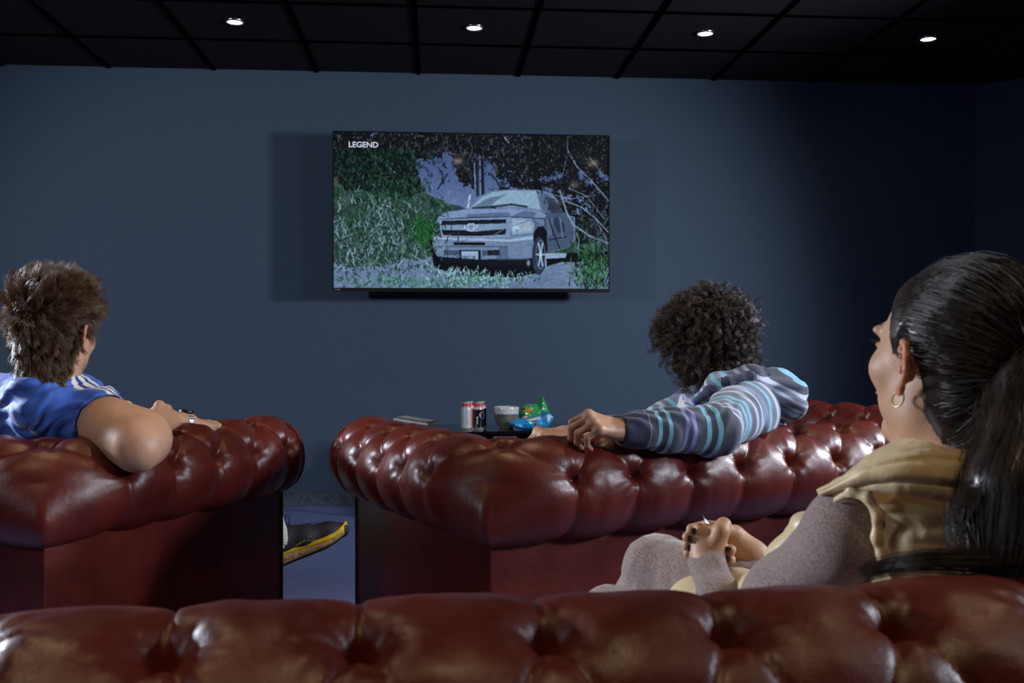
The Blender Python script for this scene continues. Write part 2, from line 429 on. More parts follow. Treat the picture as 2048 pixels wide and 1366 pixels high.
# head lamps
paint(inpoly([(1285, 640), (1430, 645), (1455, 690), (1450, 750), (1290, 765)]), (160, 168, 194))
paint(inpoly([(1300, 655), (1420, 660), (1435, 735), (1305, 750)]), (176, 180, 196))
for cx, cy, rr, c in [(1320, 715, 30, (206, 212, 226)), (1395, 715, 26, (188, 186, 190)), (1330, 735, 14, (140, 146, 170))]:
    paint(np.clip(1.4-np.hypot((ZX-cx)/rr, (ZY-cy)/rr)*1.2, 0, 1), c, 1.0)
line([(1300, 700), (1430, 655)], 3, (100, 104, 128))
paint(inpoly([(735, 690), (770, 680), (785, 780), (735, 775)]), (50, 52, 66))
# bumper
paint(inpoly([(722, 780), (830, 780), (1270, 792), (1280, 775), (1450, 760), (1462, 800), (1445, 900), (1420, 935), (1180, 940), (1050, 930), (790, 925), (735, 880)]), (138, 146, 172))
paint(inpoly([(730, 785), (1270, 798), (1440, 772), (1445, 795), (1275, 815), (735, 800)]), (182, 188, 208))
paint(inpoly([(872, 820), (1100, 820), (1100, 842), (875, 842)]), (20, 22, 34))
paint(inpoly([(1200, 855), (1265, 850), (1265, 940), (1180, 940)]), (112, 120, 146))
line([(740, 856), (830, 852), (1260, 850)], 5, (92, 98, 122)); line([(830, 800), (822, 850)], 3, (100, 106, 130))
paint(inpoly([(800, 880), (925, 878), (920, 915), (810, 912)]), (92, 98, 122))
paint(inpoly([(1078, 880), (1210, 872), (1212, 915), (1080, 918)]), (96, 98, 112)); paint(inpoly([(1118, 880), (1200, 875), (1200, 910), (1120, 912)]), (30, 30, 40))
line([(1160, 878), (1160, 912)], 3, (90, 92, 106)); line([(1122, 895), (1198, 892)], 2, (90, 92, 106))
paint(inpoly([(915, 875), (1070, 875), (1068, 950), (920, 950)]), (34, 36, 50))
paint(inpoly([(930, 884), (1050, 884), (1050, 950), (932, 950)]), (176, 182, 206))
paint(inpoly([(760, 925), (1060, 945), (1440, 935), (1430, 985), (1200, 990), (800, 970)]), (26, 28, 40))
line([(1180, 942), (1400, 940)], 6, (90, 94, 112)); paint(np.clip(1.5-np.hypot((ZX-1412)/16, (ZY-968)/30)*1.3, 0, 1), (150, 156, 176), 1.0)
# wheel
paint(inpoly([(1450, 745), (1480, 705), (1520, 700), (1545, 740), (1550, 880), (1535, 940), (1460, 900), (1448, 800)]), (22, 22, 34))
def ell(cx, cy, rx, ry): return np.hypot((ZX-cx)/rx, (ZY-cy)/ry)
paint(ell(1488, 915, 50, 138) < 1, (66, 70, 88)); paint(ell(1500, 905, 34, 108) < 1, (120, 126, 150)); paint(ell(1500, 905, 30, 96) < 1, (50, 54, 70))
for a in np.linspace(0, 2*math.pi, 7)[:-1]:
    line([(1500, 905), (1500+28*math.cos(a), 905+92*math.sin(a))], 9, (186, 192, 214))
paint(ell(1500, 905, 10, 28) < 1, (200, 204, 220))
paint(inpoly([(1535, 895), (1690, 895), (1680, 930), (1560, 965), (1535, 1010)]), (170, 176, 200)); paint(inpoly([(1540, 935), (1720, 925), (1650, 960), (1545, 990)]), (14, 15, 24))
# bare pale branches, weeds, corner bush
for p, w in [([(1700, 150), (1760, 260), (1900, 400), (1995, 510)], 6), ([(1640, 440), (1690, 600), (1740, 690), (1860, 770), (1995, 820)], 9), ([(1680, 515), (1800, 560), (1900, 640), (1995, 740)], 6), ([(1700, 420), (1840, 480), (1960, 640)], 3), ([(1580, 470), (1720, 500), (1900, 470)], 3), ([(1740, 690), (1780, 800), (1770, 860)], 4), ([(1860, 200), (1960, 330)], 3), ([(1690, 80), (1700, 160), (1660, 320)], 3), ([(1900, 640), (1980, 800)], 4), ([(1240, 60), (1268, 100)], 7), ([(600, 930), (660, 960), (710, 990)], 5), ([(640, 760), (700, 700)], 3)]:
    line(p, w, (158, 164, 186))
rb = r2
def tuft(cx, cy, sx, sy, nb, cols, L=50, w=4):
    for _ in range(nb):
        x = cx+rb.normal()*sx; y = cy+rb.normal()*sy; a = rb.normal()*0.6; l = L*(0.4+rb.random())
        x0, x1 = int(max(0, zx(x-l))), int(min(SW, zx(x+l)+2)); y0, y1 = int(max(0, zy(y-l))), int(min(SH, zy(y+4)+2))
        if x1 <= x0 or y1 <= y0: continue
        X = ZX[y0:y1, x0:x1]; Y = ZY[y0:y1, x0:x1]; dx, dy = math.sin(a)*l, -math.cos(a)*l
        t = np.clip(((X-x)*dx+(Y-y)*dy)/(l*l), 0, 1); d = np.hypot(X-x-t*dx, Y-y-t*dy)
        k = np.clip(1.2-d/(w*(1.3-t)), 0, 1)[..., None]; c = np.array(cols[rb.integers(len(cols))], np.float32)
        img[y0:y1, x0:x1] = img[y0:y1, x0:x1]*(1-k)+c*k
GC = [(62, 88, 74), (48, 68, 58), (92, 116, 104), (138, 152, 158), (170, 180, 196), (30, 46, 40), (70, 84, 92)]
tuft(330, 720, 240, 150, 900, GC, 55, 4)
tuft(250, 900, 200, 60, 260, GC, 50, 4)
tuft(670, 760, 40, 60, 160, [(44, 104, 50), (60, 124, 60), (30, 70, 40)], 55, 4)
tuft(560, 1120, 300, 20, 260, [(110, 142, 136), (150, 172, 176), (70, 110, 92)], 30, 5)
tuft(1050, 1090, 180, 30, 260, [(176, 196, 206), (120, 156, 146), (84, 116, 100)], 26, 5)
tuft(860, 1040, 90, 20, 60, [(160, 184, 186), (190, 206, 214)], 26, 5)
tuft(450, 420, 130, 70, 220, [(18, 40, 30), (44, 80, 60), (70, 104, 92)], 26, 6)
tuft(1880, 1020, 75, 95, 420, [(46, 96, 54), (78, 132, 80), (24, 44, 32), (110, 150, 120), (20, 26, 28)], 50, 5)
tuft(1000, 170, 330, 90, 420, [(24, 24, 32), (70, 64, 66), (112, 108, 110), (12, 14, 18)], 34, 4)
tuft(1700, 200, 200, 130, 320, [(14, 14, 20), (60, 58, 66), (8, 8, 12)], 34, 4)
tuft(300, 260, 220, 110, 420, [(16, 26, 24), (40, 66, 54), (70, 92, 84), (10, 16, 16)], 26, 5)
tuft(1900, 700, 90, 160, 140, [(60, 58, 74), (28, 26, 36), (130, 134, 156)], 45, 3)
img *= (0.93+0.05*np.clip(n2(14, 14, 30, 1), -1, 1))[..., None]
img = np.clip(img, 0, 255)
lin = img/255.0
lin = lin*np.array([0.87, 0.96, 0.98])
lin = np.clip((lin-0.02)/0.98*1.14, 0, 1)**1.22
lin = np.where(lin <= 0.04045, lin/12.92, ((lin+0.055)/1.055)**2.4)

TVY = 5.72
def ray_on_wall(px, y):      # world x where the sight line of a photo column meets the plane y
    a = math.atan((px-1024)/FPX)+YAW
    return y*math.tan(a)
tx0 = ray_on_wall(665.5, TVY); tx1 = ray_on_wall(1219, TVY)
def zat(px, py, y):
    a = math.atan((px-1024)/FPX); return CAM_Z-(py-690)/FPX*(y/math.cos(a+YAW)*math.cos(a))
tz1 = zat(942, 266.5, TVY); tz0 = zat(942, 583.5, TVY)
TW = tx1-tx0; TH = tz1-tz0
tv = empty('television', ((tx0+tx1)/2, TVY, tz0))
tag(tv, 'large wall-mounted flat television with thin bezel showing a dusty pickup in woodland', 'television')
MB().box(-TW/2, 0.0, 0, TW/2, 0.035, TH).build('casing', M['black'], tv, bevel=0.004)
MB().box(-TW/2+0.12, 0.035, 0.05, TW/2-0.12, 0.075, TH*0.62).build('rear_housing', M['black'], tv, bevel=0.01)
MB().box(-0.25, 0.075, 0.15, 0.25, WY-TVY-0.001, 0.45).build('wall_bracket', M['darkmetal'], tv)
fr = MB()
bz = 0.006; chin = 0.020
fr.box(-TW/2, -0.006, 0, -TW/2+bz, 0.004, TH); fr.box(TW/2-bz, -0.006, 0, TW/2, 0.004, TH); fr.box(-TW/2+bz, -0.006, TH-bz, TW/2-bz, 0.004, TH)
fr.build('bezel', M['darkmetal'], tv)
M['chin'] = mat('tv_chin_metal', (0.045, 0.038, 0.035), 0.3, metal=0.7)
MB().box(-TW/2+bz, -0.0065, 0, TW/2-bz, 0.004, chin).build('bottom_bezel', M['chin'], tv, bevel=0.001)
sx0, sx1, sz0, sz1 = -TW/2+bz, TW/2-bz, chin, TH-bz
gx, gz = np.meshgrid(np.linspace(sx0, sx1, SW), np.linspace(sz1, sz0, SH))
pts = np.stack([gx, np.full_like(gx, -0.001), gz], -1).reshape(-1, 3)
idx = np.arange(SW*SH).reshape(SH, SW)
fc = np.stack([idx[:-1, :-1], idx[1:, :-1], idx[1:, 1:], idx[:-1, 1:]], -1).reshape(-1, 4)
M['screen'] = attr_mat('screen_picture', rough=0.06, emit=True, estr=0.95)
mesh_obj('screen', pts, fc, M['screen'], tv, False, col=lin.reshape(-1, 3))
def text_mesh(name, s, size, m, parent, loc, rot=(R(90), 0, 0), extrude=0.0002, sx=1.0, offset=0.0, bold=False):
    c = bpy.data.curves.new(name, 'FONT'); c.body = s; c.size = size; c.extrude = extrude; c.offset = offset; c.align_x = 'LEFT'
    o = bpy.data.objects.new(name, c); COL.objects.link(o)
    dg = bpy.context.evaluated_depsgraph_get(); dg.update()
    me = bpy.data.meshes.new_from_object(o.evaluated_get(dg)); bpy.data.objects.remove(o)
    me.materials.clear(); me.materials.append(m)
    o = bpy.data.objects.new(name, me); COL.objects.link(o); o.parent = parent
    o.location = loc; o.rotation_euler = rot; o.scale = (sx, 1, 1)
    return o
M['logo'] = mat('screen_logo', (0.01,)*3, 0.3, emit=srgb(196, 202, 214), estr=1.0)
M['plateink'] = mat('screen_ink', (0.01,)*3, 0.3, emit=srgb(20, 24, 60), estr=1.0)
PS = (sx1-sx0)/1973.0
text_mesh('channel_logo', 'LEGEND', 0.044, M['logo'], tv, (sx0+(127-25)*PS, -0.0015, sz1-(147-42)*PS), sx=1.03, offset=0.0010)
text_mesh('number_plate_text', '3JRV158', 0.030, M['plateink'], tv, (sx0+(932-25)*PS, -0.0015, sz1-(941-42)*PS), sx=0.78, offset=0.0006)
M['badge'] = mat('maker_badge', (0.3, 0.3, 0.3), 0.4)
text_mesh('badge_lettering', 'PHILIPS', 0.010, M['badge'], tv, (-TW/2+0.012, -0.0072, 0.006), offset=0.0002)

# ------------------------------------------------------------------ chesterfield sofas
def leather():
    m = mat('oxblood_leather', (0.13, 0.012, 0.008), 0.30, coat=0.10, coat_rough=0.28)
    nt = m.node_tree; b = nt.nodes['Principled BSDF']; tc = nt.nodes.new('ShaderNodeTexCoord')
    n = nt.nodes.new('ShaderNodeTexNoise'); n.inputs['Scale'].default_value = 9; n.inputs['Detail'].default_value = 6
    nt.links.new(tc.outputs['Object'], n.inputs['Vector'])
    r = nt.nodes.new('ShaderNodeValToRGB'); r.color_ramp.elements[0].position = 0.3; r.color_ramp.elements[1].position = 0.72
    r.color_ramp.elements[0].color = (0.075, 0.0078, 0.0050, 1); r.color_ramp.elements[1].color = (0.122, 0.0130, 0.0075, 1)
    nt.links.new(n.outputs['Fac'], r.inputs['Fac']); nt.links.new(r.outputs['Color'], b.inputs['Base Color'])
    v = nt.nodes.new('ShaderNodeTexVoronoi'); v.inputs['Scale'].default_value = 420; v.feature = 'DISTANCE_TO_EDGE'
    nt.links.new(tc.outputs['Object'], v.inputs['Vector'])
    w = nt.nodes.new('ShaderNodeTexNoise'); w.inputs['Scale'].default_value = 45; w.inputs['Detail'].default_value = 3
    nt.links.new(tc.outputs['Object'], w.inputs['Vector'])
    b1 = nt.nodes.new('ShaderNodeBump'); b1.inputs['Distance'].default_value = 0.00030; nt.links.new(v.outputs['Distance'], b1.inputs['Height'])
    b2 = nt.nodes.new('ShaderNodeBump'); b2.inputs['Distance'].default_value = 0.0010; nt.links.new(w.outputs['Fac'], b2.inputs['Height'])
    nt.links.new(b1.outputs['Normal'], b2.inputs['Normal']); nt.links.new(b2.outputs['Normal'], b.inputs['Normal'])
    mr = nt.nodes.new('ShaderNodeMapRange'); mr.inputs['To Min'].default_value = 0.31; mr.inputs['To Max'].default_value = 0.42
    nt.links.new(n.outputs['Fac'], mr.inputs['Value']); nt.links.new(mr.outputs['Result'], b.inputs['Roughness'])
    return m
M['leather'] = leather()
M['piping'] = M['leather']
RR = 0.12; OFF = 0.035
def sofa(name_label, origin, rz, W, D, H, rows, pitch, res, group=None, ncush=3, phase=0.0, rc=0.13, arm_sc=1.0, bulge=0.011, stag=(0, 1, 0, 1), dim=(0.030, 0.019)):
    """origin: world xy of the middle of the base back face; local x along the back, y to the front"""
    e = empty('chesterfield_sofa', (origin[0], origin[1], 0), rz)
    tag(e, name_label, 'sofa', group)
    zc = H-RR
    La = D-OFF-rc-0.01; Lb = W-2*OFF-2*rc; Lc = rc*math.pi/2
    S = [0, La, La+Lc, La+Lc+Lb, La+2*Lc+Lb, 2*La+2*Lc+Lb]
    # button columns along the path for even rows; odd rows sit between them
    def fill(a, b):
        n = max(1, round((b-a)/pitch)); return [a+(b-a)*i/n for i in range(n+1)]
    cols = fill(0.06+phase, S[1]-0.02)+fill(S[2]+0.02, S[3]-0.02)+fill(S[4]+0.02, S[5]-0.06)
    cols = np.array(cols); mids = (cols[1:]+cols[:-1])/2
    mids = np.concatenate([[cols[0]-pitch/2], mids, [cols[-1]+pitch/2]])
    a0 = -73.0
    ua = lambda a: RR*R(a-a0)
    u_end = ua(195)
    zin = 0.43
    p_end = (RR*math.cos(R(195)), zc+RR*math.sin(R(195)))
    inn = (-0.15, zin); Lin = math.hypot(inn[0]-p_end[0], inn[1]-p_end[1]); U = u_end+Lin
    ns = int(S[5]/res)+1; nu = int(U/res)+1
    s = np.linspace(0, S[5], ns); u = np.linspace(0, U, nu)
    # profile
    aa = np.radians(a0)+u/RR
    on = np.cos(aa); zn = np.sin(aa); o = RR*on; z = zc+RR*zn
    k = u > u_end; t = (u[k]-u_end)/Lin
    o[k] = p_end[0]+(inn[0]-p_end[0])*t; z[k] = p_end[1]+(inn[1]-p_end[1])*t
    nx, nz = -(inn[1]-p_end[1]), (inn[0]-p_end[0]); L = math.hypot(nx, nz); on[k] = -abs(nx)/L; zn[k] = 0.0
    # path frames
    cx = np.zeros(ns); cy = np.zeros(ns); ox = np.zeros(ns); oy = np.zeros(ns); phi = np.full(ns, -1.0); arcx = np.zeros(ns); arcy = np.zeros(ns)
    xl = -W/2+OFF; xr = W/2-OFF; yb = OFF; yf = D-0.01
    m0 = s <= S[1]; cx[m0] = xl; cy[m0] = yf-s[m0]; ox[m0] = -1
    m1 = (s > S[1]) & (s <= S[2]); p = (s[m1]-S[1])/rc; phi[m1] = p
    arcx[m1] = xl+rc; arcy[m1] = yb+rc; ox[m1] = -np.cos(p); oy[m1] = -np.sin(p)
    m2 = (s > S[2]) & (s <= S[3]); cx[m2] = xl+rc+(s[m2]-S[2]); cy[m2] = yb; oy[m2] = -1
    m3 = (s > S[3]) & (s <= S[4]); p = (s[m3]-S[3])/rc; phi[m3] = p
    arcx[m3] = xr-rc; arcy[m3] = yb+rc; ox[m3] = np.sin(p); oy[m3] = -np.cos(p)
    m4 = s > S[4]; cx[m4] = xr; cy[m4] = yb+rc+(s[m4]-S[4]); ox[m4] = 1
    corner = phi >= 0
    # tufting height field
    SS, UU = np.meshgrid(s, u, indexing='ij')
    us = [ua(a) for a in rows]
    B = []; 
    for i, ur in enumerate(us):
        for c in (cols if stag[i] == 0 else mids): B.append((c, ur, i))
    segs = []
    for i in range(len(us)-1):
        A_ = cols if stag[i] == 0 else mids; C_ = mids if stag[i+1] else cols
        for c in A_:
            for q in C_:
                if abs(c-q) < (pitch*0.95 if stag[i] != stag[i+1] else pitch*0.3): segs.append((c, us[i], q, us[i+1]))
    for c in (cols if stag[0] == 0 else mids): segs.append((c, us[0], c, -0.05))
    last = cols if stag[-1] == 0 else mids
    for c in last: segs.append((c, us[-1], c, U+0.05))
    dseg = np.full(SS.shape, 9.0, np.float32)
    for (s1, u1, s2, u2) in segs:
        lo = int(max(0, (min(s1, s2)-0.11)/res)); hi = int(min(ns, (max(s1, s2)+0.11)/res+2))
        if hi <= lo: continue
        a = SS[lo:hi]; b = UU[lo:hi]; dx, dy = s2-s1, u2-u1; LL = dx*dx+dy*dy
        t = np.clip(((a-s1)*dx+(b-u1)*dy)/LL, 0, 1)
        # a slight S-bend so the pleats are not ruler straight
        bend = 0.004*np.sin(t*math.pi)*(1 if (s2 > s1) else -1)
        d = np.hypot(a-s1-t*dx-bend, b-u1-t*dy)
        dseg[lo:hi] = np.minimum(dseg[lo:hi], d)
    db = np.full(SS.shape, 9.0, np.float32); ang = np.zeros_like(db)
    for (c, ur, i) in B:
        lo = int(max(0, (c-0.10)/res)); hi = int(min(ns, (c+0.10)/res+2))
        if hi <= lo: continue
        a = SS[lo:hi]-c; b = UU[lo:hi]-ur; d = np.hypot(a, b); m = d < db[lo:hi]
        db[lo:hi][m] = d[m]; ang[lo:hi][m] = (np.arctan2(b, a)+c*40)[m]
    disp = bulge*(1-np.exp(-(dseg/0.028)**1.3))
    fade = np.clip(1-(UU-0)/0.05, 0, 1)
    disp -= 0.0045*np.exp(-(dseg/0.0035)**2)
    disp -= dim[0]*np.exp(-(db/dim[1])**1.5)
    disp += 0.0012*np.cos(ang*7)*np.exp(-((db-0.028)/0.018)**2)
    P3 = np.stack([SS*7, UU*7, np.full_like(SS, W*3)], -1)
    disp += 0.0011*np.cos(ang*12+6*vnoise(P3*3))*np.exp(-((db-0.045)/0.022)**2)*(0.5+vnoise(P3*2))
    disp += 0.004*vnoise(P3)+0.0016*vnoise(P3*4)+0.0010*np.abs(vnoise(np.stack([SS*34, UU*9, SS*0+3], -1)))
    disp -= 0.008*fade
    e1 = np.clip(SS/0.03, 0, 1); e2 = np.clip((S[5]-SS)/0.03, 0, 1); ee = np.minimum(e1, e2)
    disp -= 0.018*(1-np.sqrt(1-(1-ee)**2))
    O = o[None, :]+disp*on[None, :]; Z = z[None, :]+disp*zn[None, :]
    rad = np.maximum(rc+O, 0.004)
    if corner.any():
        ph = phi[:, None]; mx = np.maximum(np.cos(ph), np.sin(ph)); mx = np.where(ph < 0, 1, mx)
        w = np.clip((15-np.degrees(aa))/88.0, 0, 1)**1.0
        w = np.where(u > u_end, 0, w)
        rad = rad*(1+(1/mx-1)*w[None, :]*1.0)
    X = np.where(corner[:, None], arcx[:, None]+rad*ox[:, None], cx[:, None]+O*ox[:, None])
    Y = np.where(corner[:, None], arcy[:, None]+rad*oy[:, None], cy[:, None]+O*oy[:, None])
    pts = np.stack([X, Y, Z], -1).reshape(-1, 3)
    idx = np.arange(ns*nu).reshape(ns, nu)
    fc = np.stack([idx[:-1, :-1], idx[1:, :-1], idx[1:, 1:], idx[:-1, 1:]], -1).reshape(-1, 4)
    mesh_obj('tufted_roll', pts, fc, M['leather'], e)
    # buttons
    bme = None; nb = 0
    for (c, ur, i) in B:
        if not (0.02 < c < S[5]-0.02): continue
        si = int(round(c/res*(ns-1)*res/S[5])); ui = int(round(ur/U*(nu-1)))
        si = min(max(si, 1), ns-2); ui = min(max(ui, 1), nu-2)
        q = np.array([X[si, ui], Y[si, ui], Z[si, ui]])
        tn = Vector((ox[si]*on[ui], oy[si]*on[ui], zn[ui])).normalized()
        if bme is None:
            bo = MB().lathe([(0.0001, 0.004), (0.004, 0.0035), (0.0068, 0.0015), (0.0075, -0.001), (0.006, -0.003)], 12).build('button', M['leather'], e, True); bme = bo.data
        else:
            bo = bpy.data.objects.new('button', bme); bo.parent = e; COL.objects.link(bo)
        bo.location = Vector(q)+tn*0.001; bo.rotation_euler = tn.to_track_quat('Z', 'Y').to_euler()
    # base, three upholstered faces in one frame
    g = MB(); T = 0.16; zt = zc-0.06
    g.box(-W/2, 0, 0.07, W/2, T, zt); g.build('back_base', M['leather'], e, bevel=0.006)
    for sgn in (-1, 1):
        xa, xb = sorted((sgn*W/2, sgn*(W/2-0.15)))
        MB().box(xa+0.0005, 0.004, 0.0705, xb-0.0005, D-0.012, zt-0.0005).build('arm_base', M['leather'], e, bevel=0.006)
        # scroll front: board plus round face with piping
        xc = sgn*(W/2-OFF)
        f = MB()
        prof = [(xa+0.001, 0.075), (xb-0.001, 0.075), (xb-0.001, zc-0.08)]
        rp = RR-0.004
        angs = np.radians(np.linspace(-50, 230, 30))
        prof += [(xc+rp*math.cos(a), zc+rp*math.sin(a)) for a in angs]+[(xa+0.001, zc-0.08)]
        v = [(x, D-0.014, z_) for x, z_ in prof]+[(x, D+0.004, z_) for x, z_ in prof]; n_ = len(prof)
        fcs = [tuple(range(n_)), tuple(range(2*n_-1, n_-1, -1))]+[(i, (i+1) % n_, n_+(i+1) % n_, n_+i) for i in range(n_)]
        f.add(v, fcs); fp = f.build('front_panel', M['leather'], e)
        MB().tube([(x, D+0.002, z_) for x, z_ in prof], 0.0055, 8, closed=True).build('piping', M['leather'], fp, True)
    # seat
    xi = W/2-0.17
    MB().box(-xi, T, 0.10, xi, D-0.03, 0.30).build('seat_rail', M['leather'], e, bevel=0.012)
    cw = 2*xi/ncush; yb0 = 0.20
    for i in range(ncush):
        x0 = -xi+cw*i+0.003; n1 = 20
        gu, gv = np.meshgrid(np.linspace(-1, 1, n1), np.linspace(-1, 1, n1), indexing='ij')
        hgt = 0.025*(1-gu**4)*(1-gv**4)
        xs = x0+(gu+1)/2*(cw-0.006); ys = yb0+(gv+1)/2*(D-0.02-yb0)
        top = np.stack([xs, ys, 0.42+hgt], -1).reshape(-1, 3); bot = np.stack([xs, ys, 0.30+0*hgt], -1).reshape(-1, 3)
        id_ = np.arange(n1*n1).reshape(n1, n1); q = np.stack([id_[:-1, :-1], id_[1:, :-1], id_[1:, 1:], id_[:-1, 1:]], -1).reshape(-1, 4)
        fcl = [tuple(x) for x in q.tolist()]+[tuple(x[::-1]) for x in (q+n1*n1).tolist()]
        per = list(id_[:, 0])+list(id_[-1, 1:])+list(id_[-2::-1, -1])+list(id_[0, -2:0:-1])
        for a_, b_ in zip(per, per[1:]+per[:1]): fcl.append((int(b_), int(a_), int(a_)+n1*n1, int(b_)+n1*n1))
        o_ = mesh_obj('seat_cushion', np.vstack([top, bot]), fcl, M['leather'], e)
        bv = o_.modifiers.new('bevel', 'BEVEL'); bv.width = 0.02; bv.segments = 3; bv.limit_method = 'ANGLE'; bv.angle_limit = R(50)
    M.setdefault('foot', mat('dark_wood_foot', (0.03, 0.014, 0.008), 0.4))
    for fx in (-W/2+0.08, W/2-0.08):
        for fy in (0.08, D-0.08):
            MB().lathe([(0.0001, 0.0), (0.025, 0.0), (0.034, 0.02), (0.034, 0.045), (0.026, 0.06), (0.026, 0.08), (0.0001, 0.08)], 20, (fx, fy, 0)).build('foot', M['foot'], e, True)
    return e
def dirs(deg):   # heading to the right of the camera axis -> unit vectors (cam right/forward) as world xy
    f = camw(math.sin(R(deg)), math.cos(R(deg)), 0)[:2]; r_ = camw(math.cos(R(deg)), -math.sin(R(deg)), 0)[:2]
    return f, r_
# sofa A: rear right base corner known
fA, rA = dirs(23.0); cA = camw(-1.072, 2.28, 0)[:2]; WA = 1.90
oA = cA-rA*WA/2
sA = sofa('oxblood leather chesterfield at left, under the elbow of the man in the blue shirt', oA, -R(23.0)-YAW, WA, 0.90, 0.727, [20, 75, 130, 185], 0.165, 0.006, 'oxblood chesterfield sofas')
fB, rB = dirs(-28.5); cB = camw(-0.050, 2.28, 0)[:2]; WB = 1.88
oB = cB+rB*WB/2
sB = sofa('oxblood leather chesterfield in the middle, with a remote on its arm', oB, R(28.5)-YAW, WB, 0.90, 0.727, [20, 75, 130, 185], 0.165, 0.006, 'oxblood chesterfield sofas')
fC, rC = dirs(-7.9); cC = camw(-0.009, 0.915-0.035, 0)[:2]; WC = 2.5
oC = cC+rC*0.123
sC = sofa('oxblood leather chesterfield in the foreground, only its tufted back roll in view', oC, R(7.9)-YAW, WC, 0.90, 0.716, [-8, 68, 160], 0.168, 0.005, 'oxblood chesterfield sofas', ncush=4, stag=(1, 0, 0), bulge=0.0065, dim=(0.040, 0.023))

